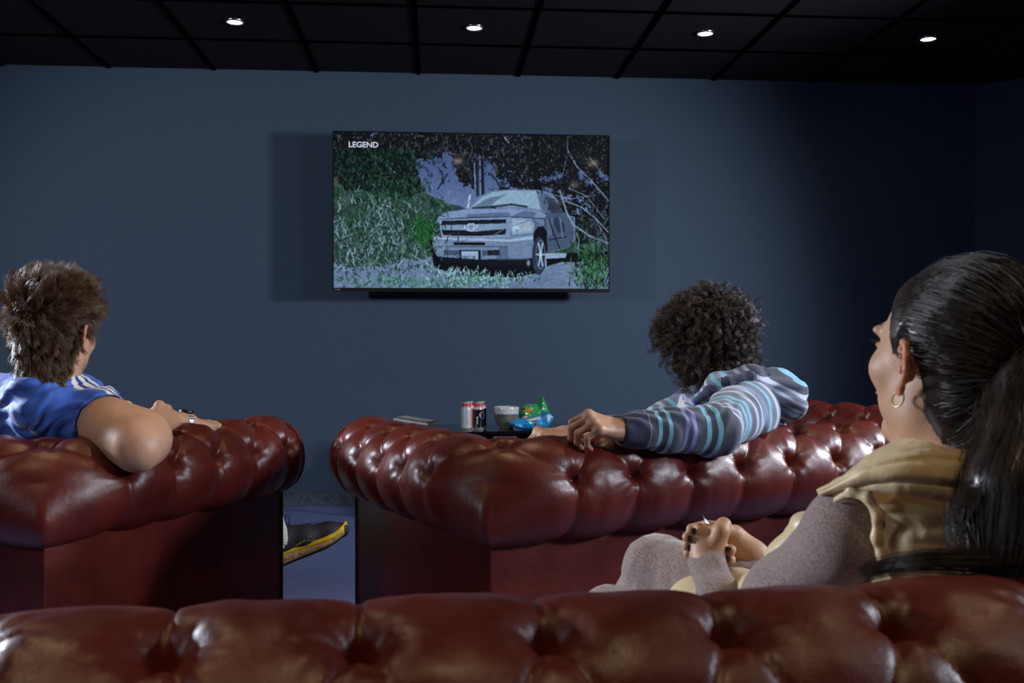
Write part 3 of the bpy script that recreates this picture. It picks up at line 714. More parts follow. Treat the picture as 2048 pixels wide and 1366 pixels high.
# ------------------------------------------------------------------ implicit surfaces -> one continuous mesh
class Sdf:
    def __init__(s, res=0.004, k=0.012): s.res = res; s.k = k; s.p = []
    def cap(s, a, b, ra, rb=None, k=None, sub=False):
        s.p.append(('c', np.array(a, float), np.array(b, float), ra, ra if rb is None else rb, s.k if k is None else k, sub)); return s
    def chain(s, pts, rs, k=None):
        for i in range(len(pts)-1): s.cap(pts[i], pts[i+1], rs[i], rs[i+1], k)
        return s
    def ell(s, c, r, rot=None, k=None, sub=False):
        s.p.append(('e', np.array(c, float), np.array(r, float), np.eye(3) if rot is None else np.array(rot, float), 0, s.k if k is None else k, sub)); return s
    def build(s, warp=None):
        lo = np.full(3, 9e9); hi = -lo
        bbs = []
        for q in s.p:
            if q[0] == 'c': R_ = max(q[3], q[4]); a = np.minimum(q[1], q[2])-R_; b = np.maximum(q[1], q[2])+R_
            else: R_ = max(q[2]); a = q[1]-R_; b = q[1]+R_
            bbs.append((a-q[5]*1.3-3*s.res, b+q[5]*1.3+3*s.res))
            if not q[6]: lo = np.minimum(lo, a); hi = np.maximum(hi, b)
        pad = 0.012; lo -= pad; hi += pad
        n = np.ceil((hi-lo)/s.res).astype(int)+1
        F = np.full(n, 0.05, np.float32)
        ax = [lo[i]+s.res*np.arange(n[i]) for i in range(3)]
        for q, (a, b) in zip(s.p, bbs):
            i0 = np.clip(np.floor((a-lo)/s.res).astype(int), 0, n); i1 = np.clip(np.ceil((b-lo)/s.res).astype(int)+1, 0, n)
            if (i1 <= i0).any(): continue
            sl = tuple(slice(i0[i], i1[i]) for i in range(3))
            X = ax[0][sl[0]][:, None, None].astype(np.float32); Y = ax[1][sl[1]][None, :, None].astype(np.float32); Z = ax[2][sl[2]][None, None, :].astype(np.float32)
            if q[0] == 'c':
                a_, b_ = q[1], q[2]; d = b_-a_; L = float(d@d)+1e-9
                px, py, pz = X-a_[0], Y-a_[1], Z-a_[2]
                t = np.clip((px*d[0]+py*d[1]+pz*d[2])/L, 0, 1)
                D = np.sqrt((px-t*d[0])**2+(py-t*d[1])**2+(pz-t*d[2])**2)-(q[3]+(q[4]-q[3])*t)
            else:
                c, r, m = q[1], q[2], q[3]; px, py, pz = X-c[0], Y-c[1], Z-c[2]
                l = [(px*m[0, i]+py*m[1, i]+pz*m[2, i]) for i in range(3)]
                k0 = np.sqrt(sum((l[i]/r[i])**2 for i in range(3))); k1 = np.sqrt(sum((l[i]/r[i]**2)**2 for i in range(3)))+1e-6
                D = k0*(k0-1)/k1
            k = q[5]; G = F[sl]
            if q[6]: D = -D; h = np.maximum(k-np.abs(G-D), 0)/k; F[sl] = np.maximum(G, D)+h*h*k*0.25
            else: h = np.maximum(k-np.abs(G-D), 0)/k; F[sl] = np.minimum(G, D)-h*h*k*0.25
        if warp is not None:
            near = np.abs(F) < 0.03; ii = np.argwhere(near); P = lo+ii*s.res
            F[near] += warp(P).astype(np.float32)
        F[0] = F[-1] = 0.02; F[:, 0] = F[:, -1] = 0.02; F[:, :, 0] = F[:, :, -1] = 0.02
        ins = F < 0
        c = ins[:-1, :-1, :-1].astype(np.int8)
        for dx in (0, 1):
            for dy in (0, 1):
                for dz in (0, 1):
                    if dx+dy+dz: c = c+ins[dx:n[0]-1+dx, dy:n[1]-1+dy, dz:n[2]-1+dz]
        act = np.argwhere((c > 0) & (c < 8)); idx = np.full(c.shape, -1, np.int32); idx[tuple(act.T)] = np.arange(len(act))
        sm = np.zeros((len(act), 3)); ct = np.zeros(len(act))
        for axn in range(3):
            o = [i for i in range(3) if i != axn]
            for u in (0, 1):
                for v in (0, 1):
                    p0 = act.copy(); p0[:, o[0]] += u; p0[:, o[1]] += v; p1 = p0.copy(); p1[:, axn] += 1
                    f0 = F[tuple(p0.T)]; f1 = F[tuple(p1.T)]; m = (f0 < 0) != (f1 < 0)
                    t = np.where(m, f0/np.where(m, f0-f1, 1), 0); q = p0.astype(float); q[:, axn] += t
                    sm[m] += q[m]; ct[m] += 1
        verts = lo+sm/ct[:, None]*s.res
        faces = []
        for axn in range(3):
            o = [(axn+1) % 3, (axn+2) % 3]
            a0 = [slice(None)]*3; a1 = [slice(None)]*3; a0[axn] = slice(0, -1); a1[axn] = slice(1, None)
            x = ins[tuple(a0)] != ins[tuple(a1)]; e = np.argwhere(x)
            e = e[(e[:, o[0]] > 0) & (e[:, o[1]] > 0) & (e[:, o[0]] < n[o[0]]-1) & (e[:, o[1]] < n[o[1]]-1)]
            def cell(du, dv):
                w = e.copy(); w[:, o[0]] -= du; w[:, o[1]] -= dv; return idx[tuple(w.T)]
            q = np.stack([cell(1, 1), cell(0, 1), cell(0, 0), cell(1, 0)], -1)
            fl = ~ins[tuple(e.T)]; q[fl] = q[fl][:, ::-1]; faces.append(q)
        return verts, np.vstack(faces)

def vnormals(v, f):
    a = np.cross(v[f[:, 2]]-v[f[:, 0]], v[f[:, 3]]-v[f[:, 1]]) if f.shape[1] == 4 else np.cross(v[f[:, 1]]-v[f[:, 0]], v[f[:, 2]]-v[f[:, 0]])
    n = np.zeros_like(v)
    for i in range(f.shape[1]): np.add.at(n, f[:, i], a)
    return n/(np.linalg.norm(n, axis=1, keepdims=True)+1e-12)
def merge(*vf):
    V_ = []; F_ = []; n = 0
    for v, f in vf: V_.append(v); F_.append(f+n); n += len(v)
    return np.vstack(V_), np.vstack(F_)
def frame(yaw, pitch=0, roll=0):
    """axes right, forward, up as columns; yaw right of the camera axis, pitch up, roll to the right"""
    f = camw(math.sin(R(yaw)), math.cos(R(yaw)), 0); r_ = camw(math.cos(R(yaw)), -math.sin(R(yaw)), 0); u = np.array([0, 0, 1.0])
    f, u = f*math.cos(R(pitch))+u*math.sin(R(pitch)), u*math.cos(R(pitch))-f*math.sin(R(pitch))
    r_, u = r_*math.cos(R(roll))-u*math.sin(R(roll)), u*math.cos(R(roll))+r_*math.sin(R(roll))
    return np.stack([r_, f, u], 1)
def put(v, m, o, sc=1.0): return (v*sc)@m.T+np.asarray(o)
def nrm(a): a = np.asarray(a, float); return a/(np.linalg.norm(a)+1e-12)

def head_sdf(fem=False, beard=False, res=0.0026):
    s = Sdf(res, 0.02)
    s.ell((0, -0.012, 0.045), (0.076, 0.098, 0.080))
    s.ell((0, 0.030, 0.0), (0.064, 0.066, 0.088))
    s.ell((0, 0.030, -0.055), (0.052 if fem else 0.057, 0.060, 0.045))
    s.ell((0, 0.078, -0.094), (0.020, 0.016, 0.018) if fem else (0.025, 0.018, 0.02))
    for x in (-1, 1):
        s.ell((x*0.047, 0.058, -0.012), (0.020, 0.022, 0.022), k=0.02)
        s.ell((x*0.052, 0.000, -0.055), (0.013, 0.022, 0.03), k=0.025)     # jaw angle
        s.ell((x*0.030, 0.084, 0.034), (0.024, 0.012, 0.008), k=0.015)     # brow
        s.ell((x*0.031, 0.101, 0.010), (0.017, 0.014, 0.011), k=0.012, sub=True)
        s.ell((x*0.031, 0.080, 0.010), (0.0125, 0.0125, 0.0115), k=0.003)
        s.cap((x*0.019, 0.0905, 0.016), (x*0.043, 0.086, 0.015), 0.0035, 0.003, k=0.004)
        s.ell((x*0.0125, 0.104, -0.027), (0.007, 0.009, 0.006), k=0.006)
    s.cap((0, 0.094, 0.018), (0, 0.112, -0.018), 0.006, 0.0085, k=0.014)
    s.ell((0, 0.117, -0.022), (0.009, 0.008, 0.008), k=0.008)
    s.ell((0, 0.099, -0.051), (0.024, 0.008, 0.0050), k=0.005)
    s.ell((0, 0.098, -0.060), (0.020, 0.008, 0.0060), k=0.004)
    s.ell((0, 0.105, -0.0555), (0.019, 0.004, 0.0010), k=0.002, sub=True)
    rn = 0.050 if fem else 0.058
    s.cap((0, -0.028, -0.03), (0, -0.038, -0.165), rn, rn+0.004, k=0.03)
    s.ell((0, 0.02, -0.11), (0.035, 0.04, 0.03), k=0.03)
    if not fem: s.ell((0, 0.025, -0.135), (0.012, 0.012, 0.014), k=0.015)
    for x in (-1, 1):      # ears: helix, antihelix, tragus, lobe
        def E(y, z, w): return (x*(0.073+w), -0.006-y, z)
        hel = [E(-0.004, 0.006, 0.003), E(-0.003, 0.020, 0.009), E(0.006, 0.031, 0.015), E(0.017, 0.029, 0.020), E(0.023, 0.016, 0.022), E(0.022, 0.0, 0.019), E(0.014, -0.014, 0.013), E(0.006, -0.023, 0.009)]
        s.chain(hel, [0.0030, 0.0034, 0.0038, 0.0042, 0.0042, 0.0038, 0.0036, 0.0040], k=0.004)
        s.chain([E(0.004, 0.018, 0.010), E(0.014, 0.012, 0.014), E(0.015, 0.0, 0.013), E(0.008, -0.010, 0.010)], [0.0028, 0.0032, 0.0034, 0.003], k=0.004)
        s.chain([E(0.010, 0.020, 0.004), E(0.016, 0.008, 0.008), E(0.012, -0.010, 0.004)], [0.007, 0.008, 0.006], k=0.006)
        s.ell(E(0.003, -0.027, 0.007), (0.0040, 0.0070, 0.0085), k=0.005)
        s.ell(E(-0.005, -0.004, 0.003), (0.003, 0.004, 0.006), k=0.004)
        s.ell(E(0.004, -0.001, 0.010), (0.006, 0.0065, 0.010), k=0.004, sub=True)
    return s
def hand_chains(wr, fwd, back, side, curls, sc=1.0, thumb=None, spread=0.07):
    """knuckle positions for a hand; side points to the thumb"""
    wr = np.asarray(wr, float); fwd = nrm(fwd); back = nrm(back-np.dot(back, fwd)*fwd); side = nrm(side-np.dot(side, fwd)*fwd-np.dot(side, back)*back)
    out = []
    lens = [(0.044, 0.026, 0.021), (0.049, 0.030, 0.023), (0.045, 0.028, 0.022), (0.035, 0.021, 0.019)]
    for i in range(4):
        off = (1.5-i)*0.0205
        kn = wr+(fwd*(0.090-0.005*abs(i-1)-0.004*(i == 3))+side*off+back*(0.004-0.002*abs(i-1.5)))*sc
        ang = 0; d = nrm(fwd+side*(1.5-i)*spread); p = kn; pts = [p]
        for L, c in zip(lens[i], curls[i]):
            ang += c; p = p+(d*math.cos(R(ang))-back*math.sin(R(ang)))*L*sc; pts.append(p)
        rr = [0.0098, 0.0088, 0.0080, 0.0070] if i < 3 else [0.0086, 0.0076, 0.0068, 0.0060]
        out.append((pts, [r*sc for r in rr]))
    th = thumb or (35, 10, 20, 25)   # splay, drop, bend, bend
    b0 = wr+(fwd*0.022+side*0.022-back*0.006)*sc
    d = nrm(fwd*math.cos(R(th[0]))+side*math.sin(R(th[0]))-back*math.sin(R(th[1])))
    p1 = b0+d*0.042*sc; d2 = nrm(d+fwd*math.sin(R(th[2]))-back*math.sin(R(th[2]))*0.6-side*math.sin(R(th[2]))*0.6); p2 = p1+d2*0.032*sc
    d3 = nrm(d2+fwd*math.sin(R(th[3]))*0.6-back*math.sin(R(th[3]))*0.7-side*math.sin(R(th[3]))*0.8); p3 = p2+d3*0.025*sc
    out.append(([b0, p1, p2, p3], [0.014*sc, 0.0115*sc, 0.0098*sc, 0.0082*sc]))
    return out, (wr, fwd, back, side)
def add_hand(s, wr, fwd, back, side, curls, sc=1.0, thumb=None, spread=0.07):
    ch, (wr, fwd, back, side) = hand_chains(wr, fwd, back, side, curls, sc, thumb, spread)
    for pts, rs in ch[:4]:
        s.chain(pts, rs, k=0.0035)
        s.cap(wr+fwd*0.012*sc+(pts[0]-wr-fwd*0.09*sc)*0.55, pts[0], 0.0135*sc, 0.0112*sc, k=0.012)
        s.ell(pts[0]+back*0.002*sc, (0.0105*sc,)*3, k=0.006)
    s.chain(ch[4][0], ch[4][1], k=0.010)
    s.cap(wr+fwd*0.03*sc-back*0.006*sc+side*0.012*sc, wr+fwd*0.07*sc-back*0.004*sc, 0.014*sc, 0.012*sc, k=0.014)
    s.cap(wr+fwd*0.03*sc-back*0.006*sc-side*0.016*sc, wr+fwd*0.07*sc-back*0.006*sc-side*0.02*sc, 0.013*sc, 0.011*sc, k=0.014)
    return ch

def strands(paths, r0, r1=None, seg=3):
    """paths N x K x 3 -> thin tapering tubes"""
    N, K, _ = paths.shape
    r1 = r0*0.35 if r1 is None else r1
    T = np.gradient(paths, axis=1); T /= np.linalg.norm(T, axis=2, keepdims=True)+1e-9
    ref = np.array([0.31, 0.52, 0.79]); U = np.cross(T, ref); U /= np.linalg.norm(U, axis=2, keepdims=True)+1e-9; W = np.cross(T, U)
    rad = np.linspace(1, 0, K)**0.6; rad = (r1+(r0-r1)*rad)[None, :, None]
    rings = []
    for k in range(seg):
        a = 2*math.pi*k/seg; rings.append(paths+(U*math.cos(a)+W*math.sin(a))*rad)
    v = np.stack(rings, 2).reshape(-1, 3)
    base = (np.arange(N)[:, None, None]*K+np.arange(K-1)[None, :, None])*seg
    k = np.arange(seg)[None, None, :]; k2 = (k+1) % seg
    f = np.stack([base+k, base+k2, base+seg+k2, base+seg+k], -1).reshape(-1, 4)
    return v, f
def hairline_w(p, low=-0.088):
    return np.interp(p[:, 1], [-0.11, -0.055, -0.030, -0.018, 0.000, 0.010, 0.022, 0.030, 0.045, 0.058, 0.072, 0.12], [low, low+0.005, low+0.035, 0.018, 0.036, 0.014, 0.010, 0.040, 0.066, 0.088, 0.104, 0.13])
def hairline(p, low=-0.085):
    """height of the hairline at local forward position y"""
    return np.interp(p[:, 1], [-0.11, -0.055, -0.030, -0.018, 0.000, 0.012, 0.030, 0.045, 0.070, 0.085, 0.12], [low, low+0.005, low+0.035, 0.018, 0.036, 0.020, -0.004, 0.030, 0.062, 0.082, 0.088])
def cap_from_head(v, f, low, off, hl=None):
    nv = vnormals(v, f); ear = (np.abs(v[:, 0]) > 0.0775) & (v[:, 2] < 0.036) & (v[:, 1] > -0.04)
    mk = (v[:, 2] > (hl or hairline)(v, low)) & ~ear
    fm = mk[f].all(1); ff = f[fm]; used = np.unique(ff); mp = np.full(len(v), -1); mp[used] = np.arange(len(used))
    return v[used]+nv[used]*off, mp[ff], v[used], nv[used]
def hair_mat(name, c, rough=0.38, c2=None):
    m = mat(name, c, rough, spec=0.6)
    nt = m.node_tree; b = nt.nodes['Principled BSDF']; tc = nt.nodes.new('ShaderNodeTexCoord')
    n = nt.nodes.new('ShaderNodeTexNoise'); n.inputs['Scale'].default_value = 60; n.inputs['Detail'].default_value = 3
    nt.links.new(tc.outputs['Object'], n.inputs['Vector'])
    r = nt.nodes.new('ShaderNodeValToRGB'); r.color_ramp.elements[0].position = 0.35; r.color_ramp.elements[1].position = 0.68
    c2 = c2 or tuple(x*2.0 for x in c)
    r.color_ramp.elements[0].color = (*c, 1); r.color_ramp.elements[1].color = (*c2, 1)
    nt.links.new(n.outputs['Fac'], r.inputs['Fac']); nt.links.new(r.outputs['Color'], b.inputs['Base Color'])
    return m
def skin_mat(name, c):
    m = mat(name, c, 0.42, sss=0.25, bump=0.0006, bscale=260, spec=0.5)
    m.node_tree.nodes['Principled BSDF'].inputs['Subsurface Radius'].default_value = (0.010, 0.003, 0.0015)
    return m
def head_cols(v, skin, lips, brow, iris, beard=None):
    """paint in head space: lips, brows, eyes"""
    c = np.tile(np.asarray(skin, float), (len(v), 1)); x, y, z = v.T; ax_ = np.abs(x)
    c *= (1+0.08*vnoise(v*90))[:, None]
    m = (y > 0.094) & (((x/0.025)**2+((z+0.0555)/0.011)**2) < 1); c[m] = lips
    m = (y > 0.075) & (np.abs(z-0.036-0.12*(0.03-ax_)*(-1)) < 0.0042) & (ax_ > 0.014) & (ax_ < 0.048); c[m] = brow
    d = np.hypot(ax_-0.031, z-0.0100); e = (y > 0.0835) & (np.hypot((ax_-0.031)/0.0115, (z-0.0090)/0.0062) < 1); c[e] = (0.7, 0.68, 0.65)
    c[e & (d < 0.0056)] = iris; c[e & (d < 0.0026)] = (0.005, 0.005, 0.005)
    if beard is not None:
        w = np.clip((-z-0.045)/0.02, 0, 1)*np.clip((y+0.01)/0.03, 0, 1)*np.clip((z+0.125)/0.02, 0, 1)*(0.35+0.5*np.clip(vnoise(v*600)+0.3, 0, 1))
        c = c*(1-w[:, None])+np.asarray(beard)*w[:, None]
    ear = (ax_ > 0.078) & (z < 0.04); c[ear] = c[ear]*np.array([1.1, 0.82, 0.78])
    return c
M['under'] = mat('hair_undercoat', (0.030, 0.018, 0.012), 0.9, spec=0.1, bump=0.003, bscale=180)
M['under_dark'] = mat('dark_hair_undercoat', (0.008, 0.005, 0.004), 0.8, spec=0.15, bump=0.003, bscale=180)
M['skin'] = attr_mat('skin', rough=0.50, sss=0.2, bump=0.0005, bscale=300)
M['skin'].node_tree.nodes['Principled BSDF'].inputs['Subsurface Radius'].default_value = (0.010, 0.003, 0.0015)

def folds(p, dirs_, amp, freq, warp=0.35, seed=0):
    """soft cloth folds running across the given direction"""
    d = nrm(dirs_); t = p@d*freq; w = vnoise(p*freq*0.23+seed*9.7)*2.2*warp*3
    r_ = np.sin((t+w)*math.pi); return amp*(np.abs(r_)**0.7*np.sign(r_))*(0.6+0.5*vnoise(p*freq*0.15+seed*3+5))

def collar(s, hm, ho, hs, zb, zf, r, th, n=20, a0=0.0, a1=2*math.pi, yc=-0.034, k=0.012, dz=0.0):
    """a rolled collar round the neck, in head space; zb / zf heights at the nape and the throat"""
    P_ = []
    for t in np.linspace(a0, a1, n+1):
        P_.append((r*math.sin(t), yc-r*math.cos(t), zb+(zf-zb)*(1-math.cos(t))/2+dz*math.sin(t)))
    P_ = put(np.array(P_), hm, ho, hs); s.chain(P_, [th]*len(P_), k=k); return P_

def add_local(s, loc, m, o, sc):
    """bring the primitives of a figure part modelled in its own space into the body's field"""
    for q in loc.p:
        if q[0] == 'c': s.p.append(('c', put(q[1][None], m, o, sc)[0], put(q[2][None], m, o, sc)[0], q[3]*sc, q[4]*sc, q[5]*sc, q[6]))
        else: s.p.append(('e', put(q[1][None], m, o, sc)[0], q[2]*sc, m@q[3], 0, q[5]*sc, q[6]))
def body_cols(v, m, o, sc, skin, *a, **k):
    loc = (v-o)@m/sc; c = flat_col(v, skin); h = (np.abs(loc[:, 0]) < 0.11) & (np.abs(loc[:, 1]) < 0.15) & (loc[:, 2] > -0.15) & (loc[:, 2] < 0.16)
    c[h] = head_cols(loc[h], skin, *a, **k); return c
def ramp_mat(name, base, stops, **kw):
    """woven stripes: constant colour bands along the per-vertex distance 'Along'"""
    m = mat(name, (0.5,)*3, 0.9, **kw); nt = m.node_tree; b = nt.nodes['Principled BSDF']
    a = nt.nodes.new('ShaderNodeAttribute'); a.attribute_name = 'Along'
    out = None
    x, y = a, None
    mix_prev = None
    for (lo, hi, chunk) in stops:
        r = nt.nodes.new('ShaderNodeValToRGB'); r.color_ramp.interpolation = 'CONSTANT'
        mr = nt.nodes.new('ShaderNodeMapRange'); mr.inputs['From Min'].default_value = lo; mr.inputs['From Max'].default_value = hi
        nt.links.new(a.outputs['Fac'], mr.inputs['Value']); nt.links.new(mr.outputs['Result'], r.inputs['Fac'])
        el = r.color_ramp.elements; el[0].position = 0; el[0].color = (*chunk[0][1], 1)
        el.remove(el[1])
        for p, c in chunk[1:]:
            e = el.new((p-lo)/(hi-lo)); e.color = (*c, 1)
        if mix_prev is None: mix_prev = r.outputs['Color']
        else:
            g = nt.nodes.new('ShaderNodeMath'); g.operation = 'GREATER_THAN'; g.inputs[1].default_value = lo; nt.links.new(a.outputs['Fac'], g.inputs[0])
            mx = nt.nodes.new('ShaderNodeMix'); mx.data_type = 'RGBA'; nt.links.new(g.outputs[0], mx.inputs['Factor'])
            nt.links.new(mix_prev, mx.inputs[6]); nt.links.new(r.outputs['Color'], mx.inputs[7]); mix_prev = mx.outputs[2]
    tc = nt.nodes.new('ShaderNodeTexCoord'); n = nt.nodes.new('ShaderNodeTexNoise'); n.inputs['Scale'].default_value = 500
    nt.links.new(tc.outputs['Object'], n.inputs['Vector'])
    mr = nt.nodes.new('ShaderNodeMapRange'); mr.inputs['To Min'].default_value = 0.86; mr.inputs['To Max'].default_value = 1.14; mr.inputs['From Min'].default_value = 0.35; mr.inputs['From Max'].default_value = 0.65
    nt.links.new(n.outputs['Fac'], mr.inputs['Value']); vm = nt.nodes.new('ShaderNodeVectorMath'); vm.operation = 'SCALE'
    nt.links.new(mix_prev, vm.inputs[0]); nt.links.new(mr.outputs['Result'], vm.inputs['Scale']); nt.links.new(vm.outputs['Vector'], b.inputs['Base Color'])
    return m
def set_along(o, a):
    at = o.data.attributes.new('Along', 'FLOAT', 'POINT'); at.data.foreach_set('value', np.asarray(a, np.float32))

# ------------------------------------------------------------------ man in the blue shirt, elbow over the left sofa
SKIN1 = (0.50, 0.275, 0.175)
def C(x, z, h): return camw(x, z, h)
def flat_col(v, c, amt=0.08, sc=60): return np.asarray(c)*(1+amt*vnoise(v*sc))[:, None]
man = empty('person', C(-1.24, 2.70, 0)); tag(man, 'man with short messy brown hair in a blue shirt with white shoulder stripes', 'person', 'people watching television')
hm = frame(8, 2, 2); ho = V(108, 676, 2.53); hs = 1.07
hv, hf = head_sdf(beard=True).build()
# torso, both arms and hands
shR = C(-1.095, 2.56, 0.785); shL = C(-1.44, 2.70, 0.79); c7 = C(-1.225, 2.52, 0.845); elR = C(-0.905, 2.395, 0.715)
wrR = V(313, 856, 2.60); elL = C(-1.20, 2.98, 0.66); wrL = V(372, 846, 2.80); pel = C(-1.27, 2.92, 0.53)
b = Sdf(0.0028, 0.02); add_local(b, head_sdf(beard=True), hm, ho, hs)
b.cap(put(np.array([[0, -0.036, -0.15]]), hm, ho, hs)[0], C(-1.26, 2.70, 0.70), 0.062, 0.08); b.cap(shR, shL, 0.05, 0.05)
b.chain([shR, shR+(elR-shR)*0.55, elR], [0.066, 0.062, 0.050], k=0.05)
b.chain([elR, elR+(wrR-elR)*0.35, wrR], [0.049, 0.052, 0.032], k=0.05)
b.cap(shR+(elR-shR)*0.70, elR+(wrR-elR)*0.22, 0.047, 0.049, k=0.05)
b.ell(elR+camw(0.016, -0.020, -0.022), (0.026, 0.026, 0.026), k=0.045)
b.chain([shL, elL, elL+(wrL-elL)*0.3, wrL], [0.055, 0.043, 0.042, 0.027], k=0.02)
fw = nrm(wrR-elR); rt = camw(1, 0, 0); up = np.array([0, 0, 1.0])
hs1 = b
hs1.cap(wrR-fw*0.05, wrR, 0.038, 0.031, k=0.01)
add_hand(hs1, wrR, nrm(fw+0.15*rt+up*0.30), nrm(rt*0.62+up*0.6-0.25*fw), nrm(-rt*0.8+up*0.6), [(72, 85, 50)]*2+[(75, 85, 50)]*2, 1.02, thumb=(12, 25, 30, 30))
fwl = nrm(V(430, 853, 2.88)-wrL)
hs1.cap(wrL-fwl*0.06, wrL, 0.031, 0.027)
add_hand(hs1, wrL, fwl, nrm(up+0.15*camw(0, -1, 0)), camw(0.2, -1, 0), [(14, 12, 8), (10, 14, 8), (12, 14, 8), (16, 14, 10)], 1.0, thumb=(20, 20, 10, 10))
body_v, body_f = b.build()
bc = body_cols(body_v, hm, ho, hs, SKIN1, (0.36, 0.13, 0.10), (0.07, 0.04, 0.02), (0.05, 0.09, 0.10), beard=(0.13, 0.08, 0.05))
mesh_obj('body', body_v, body_f, M['skin'], man, col=bc, world_pts=True)
# shirt
sh = Sdf(0.0044, 0.05)
sh.chain([pel, C(-1.27, 2.80, 0.64), C(-1.26, 2.68, 0.74)], [0.150, 0.150, 0.125])
sh.cap(C(-1.17, 2.60, 0.735), C(-1.36, 2.68, 0.735), 0.110, 0.110)
sh.cap(C(-1.145, 2.55, 0.765), C(-1.36, 2.62, 0.765), 0.088, 0.085)
nb_ = put(np.array([[0, -0.030, -0.150]]), hm, ho, hs)[0]
sh.cap(nb_, shR, 0.072, 0.066, k=0.05); sh.cap(nb_, shL, 0.072, 0.064, k=0.05)
collar(sh, hm, ho, hs, -0.112, -0.150, 0.064, 0.010, k=0.02)
d = nrm(elR-shR); sh.cap(shR, shR+d*0.09, 0.076, 0.078, k=0.03)
d2 = nrm(elL-shL); sh.cap(shL, shL+d2*0.15, 0.07, 0.064, k=0.03)
cut = shR+d*0.085
sh.ell(cut+d*0.100, (0.112, 0.112, 0.112), k=0.004, sub=True)
cutL = shL+d2*0.17; sh.ell(cutL+d2*0.06, (0.085,)*3, k=0.006, sub=True)
sh.ell(put(np.array([[0, -0.025, -0.075]]), hm, ho, hs)[0], (0.066, 0.070, 0.05), k=0.006, sub=True)
sv, sf = sh.build()
nn_ = vnormals(sv, sf)
arm_t = nrm(elR-shR)
fo = folds(sv, nrm(camw(-0.50, 0.1, 0.85)), 0.0080, 28, 0.30, 1)+folds(sv, nrm(camw(-0.30, 0.2, 0.9)), 0.0040, 50, 0.4, 2)
sv = sv+nn_*fo[:, None]
BL = np.array(srgb(58, 100, 190)); WH = np.array([0.80, 0.78, 0.76]); NV = np.array(srgb(28, 44, 130))
cs = np.tile(BL, (len(sv), 1)); cs *= (1+0.05*vnoise(sv*80))[:, None]
# three white bands along the shoulder seam, and piping
A0 = nb_+np.array([0.03, 0.0, 0.06]); B0 = shR+d*0.10+np.array([0, 0, 0.06]); ax1 = nrm(B0-A0)
side_ = nrm(np.cross(ax1, up)); fwd_ = -side_ if side_@camw(0, 1, 0) < 0 else side_
lat = (sv-A0)@fwd_; along = (sv-A0)@ax1
topm = (nn_[:, 2] > 0.10) & (along > -0.02) & (along < 0.30)
for q, w in ((-0.004, 0.0065), (0.018, 0.0065), (0.040, 0.0065)):
    cs[topm & (np.abs(lat-q) < w)] = WH
cs[topm & (lat > -0.012) & (lat < 0.048) & ~(np.isclose(cs, WH).all(1))] = NV
xr_ = (sv-c7)@hm[:, 0]; back_ = (sv-c7)@hm[:, 1]
hemd = np.linalg.norm(sv-(cut+d*0.100), axis=1); cs[(np.abs(hemd-0.126) < 0.0015)] *= 0.55
yoke = np.abs(xr_*0.8+(sv[:, 2]-c7[2])*1.0+0.085+0.4*back_); cs[(yoke < 0.0022) & (nn_[:, 1] < 0.2)] = WH*0.5
sd_ = np.abs(xr_-0.02-0.55*(c7[2]-sv[:, 2])); cs[(sd_ < 0.002) & (nn_@camw(0, 1, 0) < 0.2)] = BL*0.45
M['jersey'] = attr_mat('blue_jersey', rough=0.58, spec=0.35, sheen=0.2, bump=0.0003, bscale=900)
mesh_obj('shirt', sv, sf, M['jersey'], man, col=cs, world_pts=True)
# legs in dark shorts, lower leg, sock and running shoe
lg = Sdf(0.007, 0.05)
hipR = C(-1.16, 2.96, 0.52); knR = C(-0.90, 3.36, 0.60); hipL = C(-1.35, 2.98, 0.52); knL = C(-1.22, 3.42, 0.52); footL = C(-1.22, 3.50, 0.10)
lg.chain([hipR, knR], [0.095, 0.068]); lg.chain([hipL, knL], [0.095, 0.068]); lg.cap(hipL, hipR, 0.12, 0.12)
lv, lf = lg.build(); M['shorts'] = mat('dark_shorts', srgb(32, 36, 50), 0.9, bump=0.0008, bscale=300)
mesh_obj('shorts', lv, lf, M['shorts'], man, world_pts=True)
ankR = V(538, 1040, 3.22)
lw = Sdf(0.005, 0.02); lw.chain([knR, knR+(ankR-knR)*0.35, ankR], [0.060, 0.062, 0.036]); lw.chain([knL, knL+(footL-knL)*0.35, footL], [0.060, 0.062, 0.036])
wv, wf = lw.build(); mesh_obj('lower_legs', wv, wf, M['skin'], man, col=flat_col(wv, SKIN1), world_pts=True)
ax_leg = nrm(ankR-knR)
sk = Sdf(0.003, 0.01); sk.chain([ankR-ax_leg*0.07, ankR, V(556, 1080, 3.23)], [0.046, 0.042, 0.040])
kv, kf = sk.build(); nv = vnormals(kv, kf); kv = kv+nv*(0.0014*np.sin((kv@ax_leg)*900))[:, None]
M['sock'] = mat('white_sock', (0.62, 0.60, 0.58), 0.95, bump=0.0008, bscale=500); mesh_obj('sock', kv, kf, M['sock'], man, world_pts=True)
# shoe: sole frame runs heel -> toe from lower left to upper right
heel = V(505, 1150, 3.20); toe = V(700, 1071, 3.34); fs = nrm(toe-heel); us = nrm(np.array([0, 0, 1.0])-fs[2]*fs)
